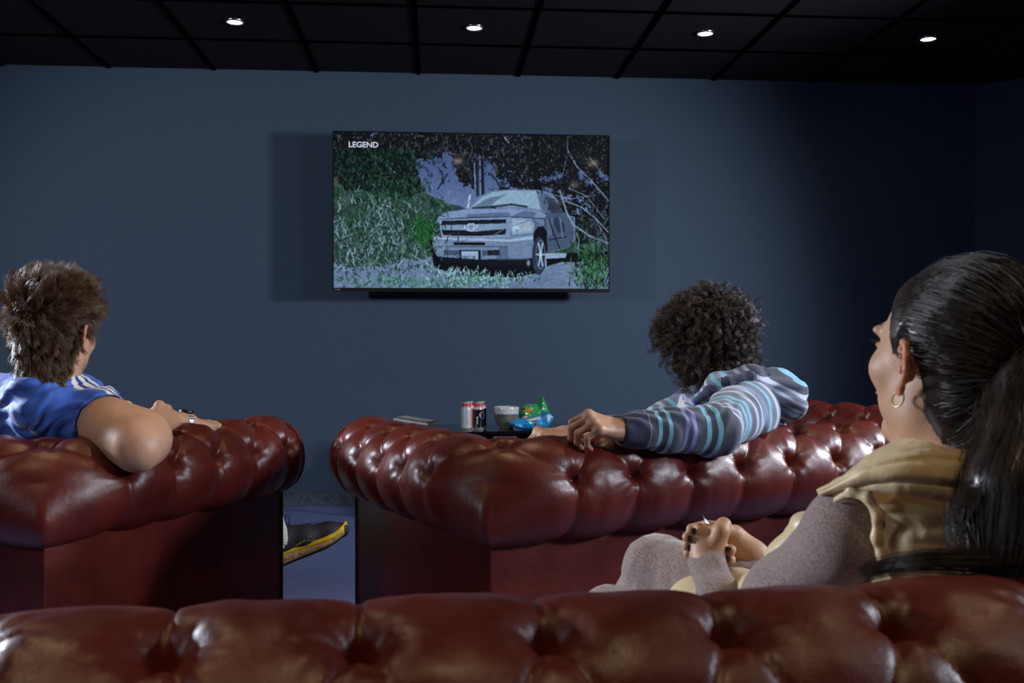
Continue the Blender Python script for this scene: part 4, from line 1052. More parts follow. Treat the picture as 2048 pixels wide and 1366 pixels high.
# the outer side of the sole faces the viewer, top tilts away a little
vw = camw(0, -1, 0); us = nrm(us-vw*0.12); ss = nrm(np.cross(fs, us)); L = np.linalg.norm(toe-heel)
def S3(a, h, w=0.0): return heel+fs*(a*L)+us*h+ss*w
shoe = empty('shoe'); shoe.parent = man
shoe.matrix_basis = pmatrix(man).inverted()
up_ = Sdf(0.003, 0.02)
up_.chain([S3(0.10, 0.060), S3(0.30, 0.060), S3(0.55, 0.048), S3(0.80, 0.034), S3(0.93, 0.028)], [0.040, 0.041, 0.040, 0.036, 0.026])
up_.chain([S3(0.12, 0.078), S3(0.36, 0.078), S3(0.55, 0.058)], [0.036, 0.035, 0.030])
up_.cap(S3(0.36, 0.100), S3(0.42, 0.088), 0.020, 0.020)
up_.ell(S3(0.17, 0.135), (0.042,)*3, k=0.01, sub=True)
uv, uf = up_.build(); keep = ((uv-heel)@us) > 0.018; uv = uv-us*np.where(keep, 0, ((uv-heel)@us)-0.018)[:, None]
M['shoe'] = mat('black_knit_upper', (0.012, 0.013, 0.018), 0.65, bump=0.0006, bscale=700)
mesh_obj('upper', uv, uf, M['shoe'], shoe, world_pts=True)
def sole(name, lo, hi, m, grow):
    a = np.linspace(0, 1, 40); wid = np.interp(a, [0, 0.06, 0.2, 0.45, 0.75, 0.92, 1], [0.012, 0.034, 0.040, 0.037, 0.046, 0.032, 0.006])+grow
    rise = np.interp(a, [0, 0.1, 0.3, 0.7, 0.85, 1], [0.008, 0.002, 0.0, 0.0, 0.007, 0.024])
    v = []; f = []
    for i in range(40):
        l, h = lo(a[i])+rise[i], hi(a[i])+rise[i]
        for w_, z_ in ((-wid[i], l+0.004), (-wid[i]*0.9, l), (wid[i]*0.9, l), (wid[i], l+0.004), (wid[i]*1.02, (l+h)/2), (wid[i]*0.96, h), (-wid[i]*0.96, h), (-wid[i]*1.02, (l+h)/2)):
            v.append(S3(a[i], z_, w_))
    for i in range(39):
        for k in range(8): f.append((i*8+k, i*8+(k+1) % 8, i*8+8+(k+1) % 8, i*8+8+k))
    f.append(tuple(range(7, -1, -1))); f.append(tuple(range(39*8, 40*8)))
    return mesh_obj(name, v, f, m, shoe, world_pts=True)
M['yellow'] = mat('yellow_foam', srgb(232, 190, 20), 0.5); M['tan'] = mat('speckled_midsole', srgb(176, 140, 96), 0.6, vary=0.6, vscale=60); M['rubber'] = mat('black_rubber', (0.01, 0.01, 0.012), 0.5)
sole('outsole', lambda a: -0.006, lambda a: 0.0005, M['rubber'], -0.001)
sole('midsole', lambda a: 0.0, lambda a: 0.040-0.028*a, M['tan'], 0.0)
sole('foam_rim', lambda a: 0.038-0.033*a, lambda a: 0.047-0.021*a, M['yellow'], 0.001)
M['lace'] = mat('navy_lace', (0.008, 0.01, 0.03), 0.7)
lc = MB(); top = S3(0.44, 0.108)
lc.tube([top, top+us*0.02-fs*0.004, top+us*0.034+fs*0.006, top+us*0.026+fs*0.014, top+us*0.006+fs*0.008, top], 0.0021, 6)
lc.tube([top, top+fs*0.035-us*0.012, top+fs*0.07-us*0.020, top+fs*0.10-us*0.030], 0.0019, 6)
for q in range(5): lc.tube([S3(0.44+0.05*q, 0.101-0.009*q, -0.024), S3(0.455+0.05*q, 0.108-0.009*q, 0), S3(0.44+0.05*q, 0.101-0.009*q, 0.024)], 0.0018, 6)
lc.build("laces", M["lace"], shoe, True)
M['lime'] = mat('lime_print', srgb(170, 165, 60), 0.5)
em = MB(); vo = -1 if ss@camw(0, -1, 0) < 0 else 1
def on_side(a, h): # outline logo stitched on the outer side
    p = S3(a, h, 0); dd = (uv-p); t_ = dd@(ss*vo); rr_ = np.linalg.norm(dd-t_[:, None]*(ss*vo)[None], axis=1); k = np.argmin(rr_-0.02*(t_ > 0)+0.02*(t_ <= 0)); return uv[k]+ss*vo*0.0012
for pl in ([(0.36, 0.040), (0.48, 0.048), (0.665, 0.066), (0.62, 0.036), (0.56, 0.044), (0.51, 0.046)], [(0.56, 0.046), (0.605, 0.052), (0.60, 0.043)], [(0.36, 0.040), (0.44, 0.040), (0.54, 0.050)]):
    em.tube([on_side(a, h) for a, h in pl], 0.0009, 5)
em.build('side_emblem', M['lime'], shoe, True)
# watch on the left wrist
wt = empty('watch'); wt.parent = man; wt.matrix_basis = pmatrix(man).inverted()
wc = wrL+fwl*(-0.004); wu = nrm(up-fwl*fwl[2]); wsd = np.cross(fwl, wu)
rim = [wc+(wu*math.cos(a)*0.029+wsd*math.sin(a)*0.031) for a in np.linspace(0, 2*math.pi, 28, endpoint=False)]
for i in range(28):
    a = 2*math.pi*i/28
    if abs(math.cos(a)) > 0.86 and math.cos(a) > 0: continue
    o3 = Matrix((tuple(fwl), tuple(wsd*math.cos(a)-wu*math.sin(a)), tuple(wu*math.cos(a)+wsd*math.sin(a)))).transposed().to_4x4(); o3.translation = Vector(rim[i])
    MB().box(-0.009, -0.0030, -0.001, 0.009, 0.0030, 0.002, o3).build('link', M['chrome'], wt, bevel=0.0008)
o3 = Matrix((tuple(fwl), tuple(wsd), tuple(wu))).transposed().to_4x4(); o3.translation = Vector(wc+wu*0.030)
MB().lathe([(0.0001, -0.004), (0.019, -0.004), (0.0205, 0.0), (0.0200, 0.006), (0.0175, 0.0075), (0.0001, 0.0072)], 32, mtx=o3).build('case', M['black'], wt, True)
MB().lathe([(0.0170, 0.0076), (0.0001, 0.0079)], 32, mtx=o3).build('dial', M['blackgloss'], wt, True)
# hair
cv, cf, rv, rn = cap_from_head(hv, hf, -0.10, 0.004)
M['hair1'] = hair_mat('brown_hair', (0.085, 0.045, 0.022), 0.40, (0.25, 0.145, 0.075))
hr = mesh_obj('hair', put(cv+rn*(-0.003+0.006*np.clip((cv[:, 2]+0.06)/0.05, 0, 1))[:, None], hm, ho, hs), cf, M['under'], man, world_pts=True)
def short_hair(N, NC, seed):
    g = np.random.default_rng(seed); K = 9
    wts = 1.0*np.ones(len(rv)); ci = g.choice(len(rv), NC); i = g.choice(len(rv), N)
    root = rv[i]; n = rn[i]; cr = rv[ci]
    near = np.array([np.argmin(((cr-r_)**2).sum(1)) for r_ in root])
    def pth(r0, n0, gen, jit):
        wh = np.array([-0.045, -0.085, 0.055]); fl = r0-wh; fl = fl-n0*(fl*n0).sum(1, keepdims=True); fl /= np.linalg.norm(fl, axis=1, keepdims=True)+1e-6
        topw = np.clip((r0[:, 2]-0.045)/0.05, 0, 1)[:, None]; low = np.clip((-r0[:, 2]+0.0)/0.06, 0, 1)[:, None]
        side = np.clip((r0[:, 0]-0.02)/0.05, 0, 1)[:, None]*(1-topw)
        d = n0*(0.62+0.6*topw-0.30*low-0.42*side)+fl*(0.95-0.25*topw)+np.array([0, 0, -1.0])*(0.5*low+0.25*(1-topw))+np.array([0.10, -0.2, 0.55])*topw
        d += gen.normal(size=r0.shape)*jit; d /= np.linalg.norm(d, axis=1, keepdims=True)
        L = (0.042+0.016*topw[:, 0]-0.010*low[:, 0]-0.006*side[:, 0])*(0.75+0.5*gen.random(len(r0)))
        c2 = gen.normal(size=r0.shape)*0.35+np.array([0, 0, -0.35])*(1-topw)
        P = [r0]; 
        for q in range(1, K):
            dd = d+c2*(q/K); dd /= np.linalg.norm(dd, axis=1, keepdims=True); P.append(P[-1]+dd*(L/(K-1))[:, None])
        return np.stack(P, 1)
    cp = pth(cr, rn[ci], g, 0.32); sp = pth(root, n, g, 0.12)
    w = np.linspace(0, 1, K)**1.0*0.70; tgt = cp[near]+(root-cr[near])[:, None, :]*(1-np.linspace(0, 1, K)*0.45)[None, :, None]
    P = sp*(1-w[None, :, None])+tgt*w[None, :, None]
    P += (vnoise(P*120+3)[..., None]*g.normal(size=(N, 1, 3)))*0.0012*np.linspace(0, 1, K)[None, :, None]
    return P
P = short_hair(17000, 800, 3)
sv_, sf_ = strands(P, 0.00048, 0.00015)
mesh_obj('strands', put(sv_, hm, ho, hs), sf_, M['hair1'], hr, world_pts=True)

# ------------------------------------------------------------------ boy with curly hair in the striped hoodie
SKIN2 = (0.47, 0.26, 0.17)
boy = empty('person', C(0.60, 2.95, 0)); tag(boy, 'boy with dark curly hair in a striped blue hooded top, fist on sofa back', 'person', 'people watching television')
hm = frame(-24, -2, 2); ho = C(0.552, 2.85, 0.955); hs = 0.98
hv, hf = head_sdf().build()
sL = C(0.640, 2.72, 0.785); sR = C(0.585, 3.02, 0.785); eL = C(0.505, 2.482, 0.742); wL = C(0.262, 2.375, 0.752)
eR = V(1290, 862, 2.98); wR = V(1128, 871, 2.76)
fL = nrm(wL-eL); fR = nrm(wR-eR); cr = camw(1, 0, 0); cf_ = camw(0, 1, 0)
b = Sdf(0.0026, 0.012); add_local(b, head_sdf(), hm, ho, hs)
b.cap(put(np.array([[0, -0.036, -0.15]]), hm, ho, hs)[0], C(0.65, 2.90, 0.70), 0.056, 0.07); b.cap(sL, sR, 0.045, 0.045); b.chain([sL, eL, wL], [0.045, 0.036, 0.025]); b.chain([sR, eR, wR], [0.045, 0.036, 0.025])
b.cap(wL-fL*0.05, wL, 0.031, 0.026)
add_hand(b, wL, nrm(fL+up*0.22), nrm(up*0.85-cf_*0.50), nrm(cf_*0.8+up*0.5), [(48, 62, 35), (50, 62, 35), (52, 62, 35), (56, 60, 35)], 0.98, thumb=(20, 40, 15, 20))
b.cap(wR-fR*0.17, wR, 0.034, 0.025)
add_hand(b, wR, nrm(fR+up*0.05), nrm(up*0.75-cr*0.1-cf_*0.35), nrm(-cf_*0.8-up*0.5), [(45, 50, 30), (48, 50, 30), (50, 50, 30), (55, 50, 30)], 0.98, thumb=(25, 35, 20, 20))
bv, bf = b.build()
mesh_obj('body', bv, bf, M['skin'], boy, col=body_cols(bv, hm, ho, hs, SKIN2, (0.36, 0.13, 0.10), (0.03, 0.018, 0.01), (0.05, 0.03, 0.02)), world_pts=True)
pel = C(0.68, 2.98, 0.53)
s = Sdf(0.0044, 0.04)
s.chain([pel, C(0.67, 2.92, 0.66), C(0.64, 2.90, 0.76)], [0.135, 0.135, 0.110])
s.cap(sL+np.array([0, 0, -0.03]), sR+np.array([0, 0, -0.03]), 0.082, 0.082)
nbB = put(np.array([[0, -0.030, -0.150]]), hm, ho, hs)[0]
s.cap(nbB, sL, 0.064, 0.064, k=0.05); s.cap(nbB, sR, 0.064, 0.064, k=0.05)
s.chain([sL, sL+(eL-sL)*0.5+np.array([0.01, 0, 0.01]), eL], [0.070, 0.068, 0.062], k=0.03)
s.chain([eL, eL+(wL-eL)*0.5, wL-fL*0.035], [0.060, 0.053, 0.044], k=0.02)
s.chain([wL-fL*0.05, wL-fL*0.012], [0.041, 0.039], k=0.004)
s.chain([sR, eR], [0.066, 0.054], k=0.03); s.chain([eR, eR+(wR-eR)*0.45, wR-fR*0.10], [0.052, 0.046, 0.040], k=0.02)
s.ell(wL+fL*0.015, (0.032, 0.032, 0.032), k=0.004, sub=True)
s.ell(put(np.array([[0, -0.015, -0.085]]), hm, ho, hs)[0], (0.060, 0.068, 0.05), k=0.006, sub=True)
sv, sf = s.build(); nn_ = vnormals(sv, sf)
# distance along the near sleeve, the far sleeve and the trunk give the woven stripes
def along(p, pts):
    best = np.full(len(p), 9.0); out = np.zeros(len(p)); acc = 0
    for a, b_ in zip(pts[:-1], pts[1:]):
        dd = b_-a; L = np.linalg.norm(dd); t = np.clip((p-a)@dd/L**2, 0, 1); dist = np.linalg.norm(p-a-t[:, None]*dd, axis=1)
        m = dist < best; best[m] = dist[m]; out[m] = acc+t[m]*L; acc += L
    return best, out
dn, an = along(sv, [wL, eL, sL]); df, af = along(sv, [wR, eR, sR]); dt, at_ = along(sv, [pel, C(0.67, 2.92, 0.66), C(0.64, 2.90, 0.76), nbB+np.array([0, 0, 0.1])])
CH = np.array(srgb(62, 66, 84)); GR = np.array(srgb(120, 130, 150)); LB = np.array(srgb(120, 178, 200)); PU = np.array(srgb(118, 122, 178)); PALE = np.array(srgb(178, 184, 205)); CUF = np.array(srgb(52, 54, 82))
def stripes():
    ev = [(-0.3, CUF), (0.050, np.array(srgb(140, 130, 118))), (0.0535, CH)]
    for q, w, col in ((0.078, 0.0045, LB), (0.102, 0.0055, LB), (0.147, 0.005, PU), (0.170, 0.005, PU), (0.212, 0.006, LB), (0.238, 0.006, LB), (0.274, 0.005, PALE), (0.297, 0.005, PALE), (0.324, 0.006, LB), (0.347, 0.006, LB), (0.377, 0.006, PALE), (0.407, 0.007, PALE), (0.437, 0.006, LB), (0.467, 0.006, PU), (0.497, 0.006, LB), (0.532, 0.007, PALE), (0.57, 0.006, LB), (0.60, 0.006, PALE)):
        ev.append((q-w, col)); ev.append((q+w, CH if q < 0.25 else GR*0.8))
    a, b_ = ev[:21], [ev[20]]+ev[21:]
    return [(-0.3, b_[0][0], a), (b_[0][0], 0.65, b_)]
al_ = 0.14+at_
m = (dn < dt-0.02) | (dn < 0.072); al_[m] = an[m]
m = df < np.minimum(dn, dt)-0.015; al_[m] = af[m]
fo = folds(sv, nrm(eL-wL+0.12*up), 0.0026, 22, 1.1, 4)*np.exp(-(np.maximum(0, 0.10-np.abs(an-0.28))**2)*0)
sv = sv+nn_*(fo+0.0045*vnoise(sv*18))[:, None]
M['knit'] = ramp_mat('striped_jersey_cotton', CH, stripes(), bump=0.0006, bscale=900, sheen=0.2)
set_along(mesh_obj('hooded_top', sv, sf, M['knit'], boy, world_pts=True), al_)
# hood bunched behind the neck, ribbed opening edge, white tee, zip
h = Sdf(0.004, 0.03)
hc = C(0.735, 2.86, 0.835)
h.ell(hc, (0.085, 0.095, 0.055), k=0.04); h.ell(hc+camw(0.045, -0.02, -0.035), (0.060, 0.075, 0.065), k=0.04)
h.chain([V(1398, 797, 2.74), V(1432, 771, 2.68), V(1500, 760, 2.72), V(1545, 775, 2.80), V(1548, 790, 2.92)], [0.020, 0.028, 0.034, 0.040, 0.040], k=0.03)
h.ell(ho+np.array([0, 0, -0.065]), (0.075, 0.078, 0.07), k=0.01, sub=True)
v_, f_ = h.build(); nh = vnormals(v_, f_); v_ = v_+nh*(folds(v_, nrm(camw(0.3, 0.2, 0.9)), 0.006, 20, 0.5, 8))[:, None]
dh = (v_-hc)@nrm(camw(0.45, -0.1, 0.9))+0.25*((v_-hc)@camw(0.5, -1, 0)); set_along(mesh_obj('hood', v_, f_, M['knit'], boy, world_pts=True), 0.33-dh*1.1)
h = Sdf(0.0028, 0.01)
rimp = [V(1392, 803, 2.70), V(1420, 780, 2.655), V(1455, 764, 2.655), V(1500, 752, 2.69), V(1532, 748, 2.76), V(1522, 742, 2.92), V(1490, 735, 3.02)]
h.chain(rimp, [0.008, 0.013, 0.014, 0.014, 0.013, 0.012, 0.010]); v_, f_ = h.build()
_, al = along(v_, rimp); v_ = v_+vnormals(v_, f_)*(0.0012*np.sin(al*1000))[:, None]
set_along(mesh_obj('hood_edge', v_, f_, M['knit'], boy, world_pts=True), np.zeros(len(v_)))
M['tee'] = mat('white_tee', (0.62, 0.60, 0.62), 0.9, bump=0.0006, bscale=500)
h = Sdf(0.004, 0.03); h.cap(C(0.52, 2.86, 0.70), C(0.545, 2.88, 0.815), 0.062, 0.05); h.cap(C(0.50, 2.80, 0.70), C(0.525, 2.84, 0.80), 0.05, 0.035); v_, f_ = h.build()
v_ = v_+vnormals(v_, f_)*folds(v_, nrm(cr+up*0.2), 0.004, 30, 0.3, 6)[:, None]; mesh_obj('white_tee', v_, f_, M['tee'], boy, world_pts=True)
M['zip'] = mat('blue_zip', srgb(40, 80, 190), 0.4)
MB().tube([V(1392, 806, 2.685), V(1386, 822, 2.68), V(1383, 838, 2.68), V(1384, 852, 2.68)], 0.0042, 8).build('zip', M['zip'], boy, True).data.transform(pmatrix(boy).inverted())
# trousers
lg = Sdf(0.008, 0.05); lg.cap(C(0.66, 2.92, 0.54), C(0.66, 3.10, 0.54), 0.11, 0.11)
lg.chain([C(0.62, 2.90, 0.53), C(0.22, 2.92, 0.58), C(0.12, 3.30, 0.20)], [0.09, 0.062, 0.05]); lg.chain([C(0.62, 3.10, 0.53), C(0.26, 3.26, 0.55), C(0.12, 3.62, 0.16)], [0.09, 0.062, 0.05])
v_, f_ = lg.build(); M['jeans'] = mat('dark_jeans', srgb(40, 48, 70), 0.9, bump=0.0008, bscale=400); mesh_obj('trousers', v_, f_, M['jeans'], boy, world_pts=True)
# curls
cv, cfc, rv, rn = cap_from_head(hv, hf, -0.10, 0.004)
M['hair2'] = hair_mat('dark_curly_hair', (0.014, 0.0065, 0.0035), 0.42, (0.070, 0.034, 0.017))
hc_ = Sdf(0.005, 0.03); hc_.ell((0, -0.025, 0.035), (0.098, 0.112, 0.100)); hc_.ell((-0.010, -0.045, -0.050), (0.088, 0.070, 0.082)); hc_.ell((-0.05, 0.01, -0.05), (0.045, 0.05, 0.06)); hc_.ell((-0.01, -0.05, -0.115), (0.045, 0.035, 0.04)); hc_.ell((0, 0.0, 0.07), (0.082, 0.085, 0.07))
hc_.ell((0, 0.13, -0.03), (0.085, 0.085, 0.10), k=0.02, sub=True)
qv, qf = hc_.build(); qn = vnormals(qv, qf); qv = qv+qn*(0.010*vnoise(qv*45)+0.005*vnoise(qv*110))[:, None]
hr = mesh_obj('hair', put(qv, hm, ho, hs), qf, M['under_dark'], boy, world_pts=True)
def curls(N, NC, seed):
    g = np.random.default_rng(seed); K = 22
    ci = g.choice(len(rv), NC); cr0 = rv[ci]; cn = rn[ci]
    L = 0.070+0.045*g.random(NC); fl = np.array([0, 0, -1.0]); P = [cr0]
    whorl = cr0-np.array([0, -0.05, 0.10]); whorl -= cn*(whorl*cn).sum(1, keepdims=True); whorl /= np.linalg.norm(whorl, axis=1, keepdims=True)+1e-6
    j = g.normal(size=cr0.shape)*0.25
    for q in range(1, K):
        t = q/K; d = cn*(1.15-1.0*t)+whorl*0.5+fl*(0.05+1.0*t**1.3)+j; d /= np.linalg.norm(d, axis=1, keepdims=True); P.append(P[-1]+d*(L/(K-1))[:, None])
    CP = np.stack(P, 1); T = np.gradient(CP, axis=1); T /= np.linalg.norm(T, axis=2, keepdims=True); U = np.cross(T, [0.3, 0.5, 0.8]); U /= np.linalg.norm(U, axis=2, keepdims=True); W = np.cross(T, U)
    pick = g.integers(0, NC, N); s0 = np.arange(K)/(K-1)
    ph = g.random(NC)*6.28; sgn = g.choice([-1, 1], NC); rad = 0.006+0.005*g.random(NC); turns = 2.2+2.2*g.random(NC)
    a = ph[pick][:, None]+g.normal(size=(N, 1))*0.5+sgn[pick][:, None]*turns[pick][:, None]*6.28*s0[None]
    rr_ = rad[pick][:, None]*np.clip(s0*2.5, 0, 1)[None]*(0.8+0.4*g.random((N, 1)))
    off = g.normal(size=(N, 1, 3))*0.0016
    sw = off+U[pick]*(np.cos(a)*rr_)[..., None]+W[pick]*(np.sin(a)*rr_)[..., None]
    return CP[pick]+sw*(0.4+0.6*s0[None, :, None])+off
P = curls(12000, 820, 9)
sv_, sf_ = strands(P, 0.00052, 0.00018); mesh_obj('curls', put(sv_, hm, ho, hs), sf_, M['hair2'], hr, world_pts=True)
g_ = np.random.default_rng(4); P = curls(160, 160, 21); P = P+(P-P[:, :1])*0.35
sv_, sf_ = strands(P, 0.00035, 0.0001); mesh_obj('flyaway_strands', put(sv_, hm, ho, hs), sf_, M['hair2'], hr, world_pts=True)

# ------------------------------------------------------------------ woman with the pony-tail
SKIN3 = (0.56, 0.32, 0.195)
wo = empty('person', C(0.62, 1.35, 0)); tag(wo, 'woman with a long dark ponytail, hoop earring, cream padded gilet and grey marl outfit', 'person', 'people watching television')
hm = frame(-19, 9, 3); ho = V(1902, 738, 1.25); hs = 1.02
hv, hf = head_sdf(fem=True).build()
sL = V(1706, 1062, 1.225); sR = C(0.735, 1.37, 0.75); eL = C(0.330, 1.45, 0.500); wL = V(1414, 1120, 1.62)
eR = C(0.66, 1.66, 0.56); wR = V(1536, 1146, 1.66)
b = Sdf(0.0022, 0.008); add_local(b, head_sdf(fem=True), hm, ho, hs)
b.cap(put(np.array([[0, -0.036, -0.15]]), hm, ho, hs)[0], C(0.60, 1.29, 0.62), 0.050, 0.07, k=0.03); b.cap(sL, sR, 0.04, 0.04); b.chain([sL, eL, wL-(wL-eL)*0.1], [0.038, 0.032, 0.022]); b.chain([sR, eR, C(0.48, 1.66, 0.545)], [0.04, 0.034, 0.031])
b.cap(wL-(wL-eL)*0.18, wL, 0.024, 0.024)
def Q(px, py, d=1.62): return V(px, py, d)
# left hand: back of the hand to the viewer, thumb side up and right
b.cap(Q(1414, 1112), Q(1402, 1076, 1.63), 0.024, 0.020, k=0.014); b.cap(Q(1418, 1112), Q(1436, 1070, 1.62), 0.022, 0.017, k=0.014); b.cap(Q(1408, 1082, 1.64), Q(1432, 1074, 1.64), 0.019, 0.017, k=0.014)
b.chain([Q(1432, 1088, 1.61), Q(1442, 1062, 1.605), Q(1447, 1050, 1.62), Q(1453, 1060, 1.645)], [0.0145, 0.0125, 0.0115, 0.009], k=0.006)
for i, (a_, c_, e_) in enumerate([((1398, 1068), (1424, 1062), (1446, 1078)), ((1396, 1080), (1424, 1086), (1450, 1090)), ((1398, 1092), (1432, 1098), (1462, 1100)), ((1402, 1104), (1434, 1118), (1461, 1120))]):
    b.chain([Q(*a_, 1.645), Q(*c_, 1.67), Q(*e_, 1.655 if i < 2 else 1.612)], [0.0095, 0.0088, 0.0076 if i < 2 else 0.0086], k=0.003)
# right hand: from the right, fingers lapping over the left one
b.chain([wR, Q(1506, 1112, 1.66), Q(1468, 1072, 1.66)], [0.026, 0.024, 0.019], k=0.014); b.cap(Q(1500, 1128, 1.67), Q(1470, 1092, 1.67), 0.024, 0.021, k=0.014)
b.cap(wR, C(0.48, 1.66, 0.545), 0.027, 0.031)
tips = []
for a_, c_, e_ in [((1462, 1064, 1.67), (1410, 1052, 1.685), (1383, 1058, 1.625)), ((1458, 1074, 1.68), (1400, 1064, 1.69), (1375, 1074, 1.625)), ((1458, 1086, 1.68), (1396, 1078, 1.70), (1374, 1091, 1.632)), ((1460, 1096, 1.68), (1396, 1096, 1.70), (1377, 1107, 1.642))]:
    b.chain([Q(*a_), Q(*c_), Q(*e_)], [0.0102, 0.0094, 0.0088], k=0.0025); tips.append((Q(*c_), Q(*e_)))
b.chain([Q(1470, 1068, 1.645), Q(1440, 1056, 1.64), Q(1414, 1050, 1.645)], [0.012, 0.0105, 0.0085], k=0.004)
bv, bf = b.build()
body = mesh_obj('body', bv, bf, M['skin'], wo, col=body_cols(bv, hm, ho, hs, SKIN3, (0.40, 0.12, 0.10), (0.02, 0.012, 0.008), (0.04, 0.02, 0.01)), world_pts=True)
M['nail'] = mat('dark_plum_polish', (0.012, 0.003, 0.004), 0.22, coat=0.3)
def nail(p, axis, outn, L=0.013, w=0.0046):
    axis = nrm(axis); outn = nrm(outn-np.dot(outn, axis)*axis); sd = np.cross(axis, outn)
    v = []; f = []
    for i in range(7):
        t = i/6
        for j in range(5):
            u = (j-2)/2; ww = w*(1-0.55*max(0, t-0.6)/0.4)*(0.85+0.15*min(1, t*4))
            v.append(p+axis*(t*L)+sd*(u*ww)+outn*(0.0012-0.0022*u*u))
    for k in (0, 1):
        if k: v += [q-outn*0.0008 for q in v[:35]]
    for i in range(6):
        for j in range(4): a = i*5+j; f.append((a, a+1, a+6, a+5)); f.append((a+35, a+40, a+41, a+36))
    return mesh_obj('fingernail', v, f, M['nail'], body, world_pts=True)
vw_ = camw(0, -1, 0)
for (m_, t_) in tips: nail(t_+vw_*0.0082+camw(0.001, 0, 0.003), nrm(camw(0.35, -0.2, -0.8)) if False else nrm(np.array([0, 0, -0.9])+camw(0.15, -0.1, 0)), vw_-camw(0.25, 0, 0), 0.010)
nail(Q(1418, 1052, 1.636)+np.array([0, 0, 0.003]), camw(-0.60, 0, 0.75), camw(0.75, -0.3, 0.5), 0.018, 0.0052)
for px, py in ((1457, 1094), (1456, 1114)): nail(Q(px, py, 1.6025), camw(-0.25, -0.05, -0.9), vw_-camw(0.25, 0, 0), 0.010)
# ribbed grey marl top: upper arm, forearm with pushed cuff
MARL = np.array(srgb(146, 128, 124))
t = Sdf(0.0036, 0.03)
t.chain([sL, sL+(eL-sL)*0.5, eL], [0.052, 0.056, 0.050]); t.chain([eL, eL+(wL-eL)*0.6, wL+np.array([0, 0, -0.002])], [0.044, 0.034, 0.029], k=0.012)
t.chain([sR, eR], [0.064, 0.05]); t.chain([eR, C(0.50, 1.67, 0.555)], [0.048, 0.040]); t.cap(sL, sR, 0.052, 0.06); t.cap(C(0.58, 1.32, 0.68), C(0.63, 1.42, 0.50), 0.10, 0.12)
v_, f_ = t.build(); nv = vnormals(v_, f_); nearf = np.clip(1-np.linalg.norm(v_-wL, axis=1)/0.12, 0, 1)
v_ = v_+nv*(folds(v_, nrm(camw(0.5, 0, 0.8)), 0.0055, 38, 0.35, 3)*nearf+0.0025*vnoise(v_*16))[:, None]
M['marl'] = attr_mat('grey_marl_knit', rough=0.95, sheen=0.4, bump=0.0009, bscale=700, melange=0.42, mscale=420)
mesh_obj('marl_top', v_, f_, M['marl'], wo, col=np.tile(MARL, (len(v_), 1)), world_pts=True)
# marl trousers, legs crossed
t = Sdf(0.0050, 0.02); kA = C(0.262, 1.80, 0.550); kB = C(0.176, 1.80, 0.462)
t.chain([C(0.60, 1.42, 0.50), kA], [0.095, 0.058]); t.chain([kA, kA+camw(-0.02, 0.05, -0.08), C(0.20, 1.98, 0.20)], [0.057, 0.055, 0.042])
t.cap(C(0.46, 1.30, 0.53), C(0.66, 1.38, 0.53), 0.11, 0.11)
t.chain([C(0.46, 1.36, 0.46), kB], [0.085, 0.056], k=0.008); t.chain([kB, C(0.24, 1.92, 0.12)], [0.056, 0.042], k=0.008)
v_, f_ = t.build(); nv = vnormals(v_, f_); v_ = v_+nv*(0.0018*vnoise(v_*40)+0.001*vnoise(v_*90))[:, None]
mesh_obj('marl_trousers', v_, f_, M['marl'], wo, col=np.tile(MARL*1.05, (len(v_), 1)), world_pts=True)
M['trainer'] = mat('white_trainer', (0.6, 0.6, 0.6), 0.5)
for n_, (x, z, h) in enumerate(((0.19, 1.99, 0.14), (0.23, 1.93, 0.045))):
    t = Sdf(0.005, 0.02); t.chain([C(x, z-0.03, h), C(x-0.04, z+0.10, h-0.01), C(x-0.06, z+0.17, h-0.015)], [0.042, 0.038, 0.030]); v_, f_ = t.build(); mesh_obj('trainer', v_, f_, M['trainer'], wo, world_pts=True)
# cream padded gilet
G = np.array(srgb(224, 202, 158))
t = Sdf(0.0040, 0.03)
t.chain([C(0.61, 1.27, 0.74), C(0.60, 1.28, 0.66), C(0.62, 1.34, 0.52)], [0.120, 0.130, 0.140]); t.cap(V(1850, 1010, 1.235), C(0.70, 1.33, 0.735), 0.070, 0.080)
t.chain([V(1850, 985, 1.23), V(1700, 1000, 1.24)], [0.060, 0.030], k=0.04); t.cap(V(1840, 1150, 1.22), V(1830, 1020, 1.235), 0.085, 0.070); t.chain([V(1836, 1010, 1.195), V(1844, 1080, 1.195), V(1856, 1150, 1.20)], [0.052, 0.056, 0.058], k=0.03)
t.chain([V(1676, 1010, 1.29), V(1628, 1062, 1.33), V(1580, 1118, 1.38), V(1548, 1170, 1.45), V(1475, 1212, 1.62), V(1390, 1214, 1.66)], [0.020, 0.018, 0.018, 0.020, 0.048, 0.048], k=0.05)
dd = nrm(eL-sL); ac = C(0.350, 1.205, 0.690)
t.ell(ac, (0.082, 0.086, 0.096), k=0.004, sub=True)
t.ell(put(np.array([[0, -0.02, -0.12]]), hm, ho, hs)[0], (0.060, 0.062, 0.06), k=0.006, sub=True)
v_, f_ = t.build(); nv = vnormals(v_, f_)
qz = (v_[:, 2]-0.02*vnoise(v_*6)); quilt = np.abs(((qz-0.745)/0.115) % 1.0); quilt = np.minimum(quilt, 1-quilt)
v_ = v_+nv*(-0.007*np.exp(-(quilt/0.05)**2)+0.003*vnoise(v_*22)+0.0022*np.abs(vnoise(v_*50)))[:, None]
M['gilet'] = attr_mat('cream_padded_nylon', rough=0.40, sheen=0.25, bump=0.0008, bscale=120, sss=0.15)
gl = mesh_obj('gilet', v_, f_, M['gilet'], wo, col=np.tile(G, (len(v_), 1))*(1+0.05*vnoise(v_*30))[:, None], world_pts=True)
